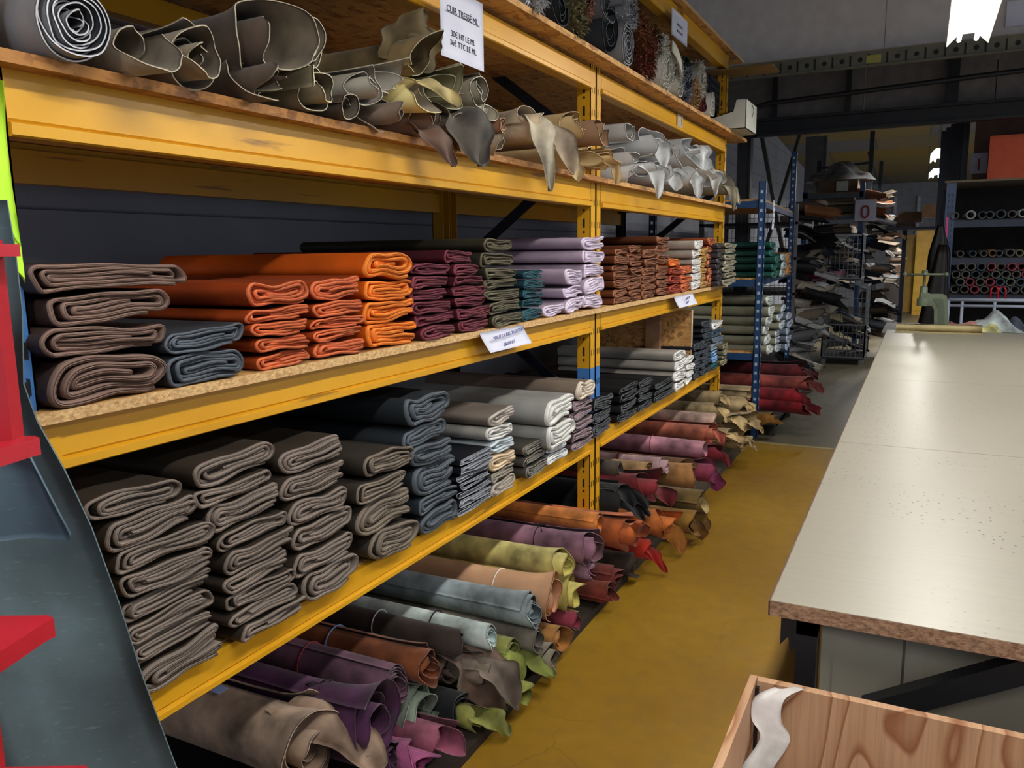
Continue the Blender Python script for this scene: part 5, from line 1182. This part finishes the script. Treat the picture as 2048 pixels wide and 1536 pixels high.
# yellow cabinet, cartons, shelves far back
for (u0, u1, v0, yy, lab, h) in ((1834, 1872, 460, 21.5, 'yellow locker by the far wall, right and nearer one', '#b8901c'), (1812, 1836, 470, 22.5, 'yellow locker by the far wall, left and lower one', '#9c7a1c')):
    p, q = at(u0, v0, y=yy), at(u1, v0, y=yy); tag(MB().box((p[0], yy, 0), (q[0], yy+.6, p[2])).box((p[0]+.03, yy-.01, .1), (q[0]-.03, yy, p[2]-.05)).build('yellow_locker', plain(h, .5)), lab, 'locker')
for (u0, u1, v0, v1, yy, lab) in ((1797, 1844, 424, 444, 13.2, 'long brown carton on the end of the scrap rack'), (1845, 1894, 410, 433, 13.0, 'brown carton nearest the tube rack')):
    p, q = at(u0, v0, y=yy), at(u1, v1, y=yy)
    g = empty('carton', (p[0], yy, q[2])); tag(g, lab, 'carton'); W_, H_ = q[0]-p[0], p[2]-q[2]
    MB().box((0, 0, 0), (W_, .4, H_)).build('carton_body', plain('#7c5c40', .75), g); MB().box((0, .18, H_), (W_, .22, H_+.001)).build('packing_tape', plain('#a8906a', .4), kid(g, 'carton_body'))
# support for the cartons: an arm shelf
p = at(1790, 446, y=13.0); q = at(1896, 446, y=13.0)
tag(MB().box((p[0]-.1, 12.95, p[2]-.10), (q[0], 13.7, p[2]-.06+.0)).box((p[0]+.1, 13.4, 0), (p[0]+.16, 13.46, p[2]-.1)).build('arm_shelf', NAVY), 'dark arm shelf carrying the two brown cartons', 'shelf')

# scrap rack "0"
g = empty('scrap_rack', (0, 0, 0)); tag(g, 'tall dark blue rack full of boards and leather offcuts, with number sign', 'rack')
YS = 13.0
def bxp(u, y): return float(at(u, 450, y=y)[0])
xl, xr = bxp(1603, YS), bxp(1716, YS)
zt = float(at(1716, 365, y=YS)[2])
for x, z, y in ((xr, zt, YS), (xl, zt-.1, YS), (xr, zt+1.0, YS+1.6), (xl, zt+.5, YS+1.6), (xr+.02, zt+.7, YS+4.5)):
    MB().box((x, y, 0), (x+.07, y+.06, min(z, 3.45))).build('post', BLUE if y == YS else plain('#20262e', .5), g)
levels = [float(at(1660, v, y=YS)[2]) for v in (388, 432, 470)]
for z in levels:
    MB().box((xl, YS, z-.06), (xr+.05, YS+.04, z)).build('shelf_beam', plain('#3b4452', .5), g); MB().box((xl, YS, z), (xr+.05, YS+1.6, z+.02)).build('shelf_panel', plain('#5a4a38', .7), g)
MB().bar((xl, YS+1.6, 2.9), (xr, YS+1.6, 2.95), .04, .04).bar((xr, YS+1.6, 3.1), (xr, YS+4.5, 2.9), .04, .04).build('top_bar', plain('#20262e', .5), g)
GBD = 'flat boards and packets in the scrap rack'
for i, (v, h, c, lab) in enumerate([(424, .10, '#3a2f28', 'dark brown flat board packet on the upper scrap shelf'), (412, .05, '#6a5a44', 'thin beige board packet above the dark brown one'), (404, .06, '#46382c', 'brown board packet just under the steel shelf'),
        (466, .07, '#4a3f30', 'khaki board packet on the lower scrap shelf'), (455, .05, '#5c503c', 'thin khaki board packet, upper on the lower scrap shelf')]):
    z = float(at(1660, v, y=YS)[2]); base = [l for l in levels if l < z+.03]
    tag(MB().box((xl+.08, YS+.02, z), (xr-.03-.02*i, YS+1.3, z+h)).build('board_packet', plain(c, .7)), lab, 'boards', GBD)
zt2 = levels[0]+.02
tag(MB().box((xl+.2, YS+.05, zt2), (xl+.75, YS+.6, zt2+.18)).build('carton', plain('#5e4632', .8)), 'dark brown carton on top of the scrap rack', 'carton')
tag(MB().box((xl+.46, YS+.03, zt2+.02), (xl+.62, YS+.049, zt2+.16)).build('white_packet', plain('#a8a8a4', .6)), 'white striped packet in front of the dark carton', 'packet')
heap(1680, 350, YS+.5, .9, .28, .7, '#6a6a6c', 'grey plastic wrapped bundle lying on top of the scrap rack', 'wrapped_bundle', 'bundle', None, 8, zt2+.19)

# clutter of offcuts: individual scraps in front of and on the racks
GSC = 'leather offcuts around the scrap rack'
PAL = [('#17181c', 'black'), ('#1f2430', 'navy'), ('#a8a294', 'off white'), ('#8c8070', 'greige'), ('#5a4636', 'brown'), ('#6d6d70', 'grey'), ('#8c5a38', 'tan'), ('#b4b4b6', 'pale grey'), ('#2c3c54', 'blue'), ('#8a2c44', 'raspberry'), ('#9a7088', 'mauve')]
def scrap(u, v, y, s, ci, lab, seed, flat=False, direction=0.0):
    rr = random.Random(seed); c = at(u, v, y=y); hexc = PAL[ci][0]; kind = rr.random()
    n, m = 12, 9; G = np.zeros((n, m, 3)); ph = [rr.uniform(0, 6) for _ in range(5)]; tilt = rr.uniform(-.35, .25)
    yw = rr.uniform(-.5, .5)
    for i in range(n):
        for j in range(m):
            a_ = i/(n-1); t_ = j/(m-1)-.5
            if kind < .55:                      # loosely curled sheet, mouth to the aisle
                th = t_*5.2+ph[0]; r = s*.22*(1+.2*math.sin(3*th+ph[1])+.35*a_*(t_+.5)); q = np.array([a_*s*1.2*(1+.15*math.sin(th*2+ph[2])), r*math.cos(th), r*math.sin(th)*.8])
            else:                               # folded flat tongue
                q = np.array([a_*s*1.3, t_*s*.8*(1-.4*a_+.15*math.sin(6*a_+ph[1])), s*.12*math.sin(4*a_+ph[2])+s*.1*math.sin(5*t_+ph[3])-.25*s*a_*a_])
            x = q[0]*math.cos(yw)-q[1]*math.sin(yw); yy = q[0]*math.sin(yw)+q[1]*math.cos(yw)
            G[i, j] = (c[0]+x-s*.5, c[1]+yy, c[2]+q[2]+tilt*x)
    sp = .45 if ci in (7, 2) and rr.random() < .4 else .6
    return tag(sheet('leather_offcut', G, .004, [leather(hexc, sp), leather(shade(hexc, .9), .7)]), lab, 'leather offcut', GSC)
AREAS = [((1582, 1640), (405, 440), 10.4, 6, [3, 4, 6, 5, 0, 3], 'at the top of the pile behind the blue post'), ((1582, 1650), (450, 500), 10.5, 9, [0, 0, 1, 5, 0, 7], 'in the dark upper part of the pile'),
         ((1580, 1655), (505, 560), 10.3, 16, [0, 1, 3, 7, 9, 5, 10, 0], 'in the middle of the pile behind the blue rack'), ((1580, 1645), (565, 620), 10.1, 14, [3, 7, 2, 6, 0, 10, 1], 'in the pile beside the wire cage'),
         ((1580, 1625), (625, 680), 9.9, 9, [2, 3, 7, 5, 4], 'low in the pile behind the cream hides'), ((1578, 1612), (690, 730), 9.7, 6, [5, 7, 2, 0], 'at the bottom of the pile near the floor'),
         ((1725, 1775), (378, 430), 13.4, 9, [6, 4, 0, 3, 6, 7], 'spilling from the top of the scrap rack'), ((1735, 1790), (432, 470), 13.2, 8, [3, 7, 4, 5, 0], 'beside the number 0 sign'),
         ((1650, 1760), (478, 520), 13.2, 12, [8, 1, 3, 5, 3, 2], 'on the long shelf below the number 0 sign'), ((1660, 1765), (525, 570), 13.4, 12, [3, 5, 0, 4, 1, 7], 'in the racks behind the upper wire cage'),
         ((1738, 1772), (580, 660), 13.3, 12, [5, 4, 0, 7, 1], 'hanging out right of the wire cage'), ((1768, 1800), (470, 560), 15.5, 8, [4, 3, 5, 4], 'on the farthest pallet stack')]
sd = 1000
for (u0, u1), (v0, v1), yy, n, cs, where in AREAS:
    rr = random.Random(sd); seq = [cs[k % len(cs)] for k in range(n)]
    for k in range(n):
        sd += 1; ci = cs[k % len(cs)]; tot = seq.count(ci); idx = seq[:k].count(ci)
        rk = '' if tot == 1 else (['upper ', 'lower '] if tot == 2 else ['highest ', 'second highest ', 'third highest ', 'fourth highest ', 'fifth highest '])[idx] if idx < tot-1 or tot == 2 else 'lowest '
        scrap(rr.uniform(u0, u1), v0+(v1-v0)*(k+.5)/n, yy+rr.uniform(-.25, .25), rr.uniform(.2, .36), ci, '%s%s leather offcut %s' % (rk, PAL[ci][1], where), sd)
# rack carrying the pile behind the blue post
g = empty('offcut_rack', (0, 0, 0)); tag(g, 'grey steel shelving hidden under the pile of offcuts behind the blue rack', 'rack')
xa = float(at(1575, 600, y=10.0)[0])
for z in (.25, .7, 1.1, 1.5, 1.9): MB().box((-2.4, 9.75, z-.03), (xa+.12, 11.2, z)).build('shelf_panel', plain('#2b2b2e', .6), g)
for x, y in ((xa+.06, 9.75), (-2.4, 9.75), (xa+.06, 11.15), (-2.4, 11.15)): MB().box((x, y, 0), (x+.05, y+.05, 2.1)).build('post', GREY, g)
p = at(1612, 715, z=0); tag(MB().tube([(p[0], p[1], .02), (p[0], p[1], .33)], .03, 10).lathe([(.07, 0), (.07, .02), (.03, .04)], (p[0], p[1], 0), 'z', 14).build('chrome_stand', plain('#9a9ca0', .25, .9), smooth=True), 'chrome tubular stand on the floor left of the wire cage', 'stand')

# wire cages
def cage(x0, x1, y0, y1, z0, z1, lab, low_front=None):
    g = empty('wire_cage', (x0, y0, z0)); tag(g, lab, 'wire cage', 'stacked wire cages'); W, D, H = x1-x0, y1-y0, z1-z0; WM = plain('#8d9096', .35, .7)
    def panel(o, ux, L, H_, nm):
        b = MB(); nv = int(L/.05); nh = int(H_/.1)
        for k in range(nv+1):
            p_ = (o[0]+ux[0]*L*k/nv, o[1]+ux[1]*L*k/nv); b.bar((p_[0], p_[1], .1), (p_[0], p_[1], .1+H_), .006 if k % nv else .02)
        for k in range(nh+1):
            z = .1+H_*k/nh; b.bar((o[0], o[1], z), (o[0]+ux[0]*L, o[1]+ux[1]*L, z), .006 if k % nh else .018)
        b.build(nm, WM, g)
    panel((0, 0), (1, 0), W, H-.1 if not low_front else low_front, 'front_panel'); panel((0, D), (1, 0), W, H-.1, 'back_panel'); panel((0, 0), (0, 1), D, H-.1, 'side_panel'); panel((W, 0), (0, 1), D, H-.1, 'side_panel')
    MB().box((0, 0, .07), (W, D, .1)).build('base', plain('#2a2b2e', .5), g)
    for x, y in ((0, 0), (W-.06, 0), (0, D-.06), (W-.06, D-.06)): MB().box((x, y, 0), (x+.06, y+.06, .07)).build('foot', WM, g)
    return g
cx0, cx1 = float(at(1643, 700, y=12.0)[0]), float(at(1728, 700, y=12.0)[0]); zc = float(at(1690, 572, y=12.0)[2]); zc2 = float(at(1690, 470, y=12.0)[2])
cage(cx0, cx1, 12.0, 12.8, 0, zc, 'lower wire cage half full of leather scraps', .45)
cage(cx0-.05, cx1-.1, 12.05, 12.85, zc+.005, zc2, 'upper wire cage stacked on the lower one')
sd = 3000; rr = random.Random(4)
for k in range(16):
    sd += 1; ci = [5, 7, 0, 4, 7, 2, 8, 1][k % 8]; c = (rr.uniform(1655, 1712), 690-4.5*k)
    scrap(c[0], c[1], 12.4+rr.uniform(-.1, .1), rr.uniform(.2, .3), ci, '%s %s leather offcut inside the lower wire cage' % ('buried' if k < 8 else 'upper', PAL[ci][1]) if k%8 not in (1, 4) else '%s pale grey leather offcut inside the lower wire cage' % {1: 'deepest', 4: 'low', 9: 'high', 12: 'topmost'}[k], sd)
for k in range(7):
    sd += 1; ci = [8, 3, 1, 5, 3, 3, 0][k]
    scrap(rr.uniform(1660, 1710), 560-12*k, 12.5, .3, ci, '%s%s leather offcut inside the upper wire cage' % ({1: 'low ', 4: 'middle ', 5: 'upper '}.get(k, ''), PAL[ci][1]), sd)
# pallets with cartons down the far aisle
for i, (u0, u1, v0, v1, yy, c, lab) in enumerate([(1772, 1806, 530, 545, 16.5, '#5c4634', 'flat brown carton on top of the far aisle stack'), (1768, 1808, 546, 556, 16.5, '#6e563e', 'second flat carton of the far aisle stack'), (1770, 1806, 557, 578, 16.5, '#2f2a28', 'dark crate at the base of the far aisle stack')]):
    p, q = at(u0, v0, y=yy), at(u1, v1, y=yy); z0 = 0 if i == 2 else q[2]
    tag(MB().box((p[0], yy, z0), (q[0], yy+.9, p[2])).build('carton', plain(c, .7)), lab, 'carton')
print('objects', len(bpy.data.objects))
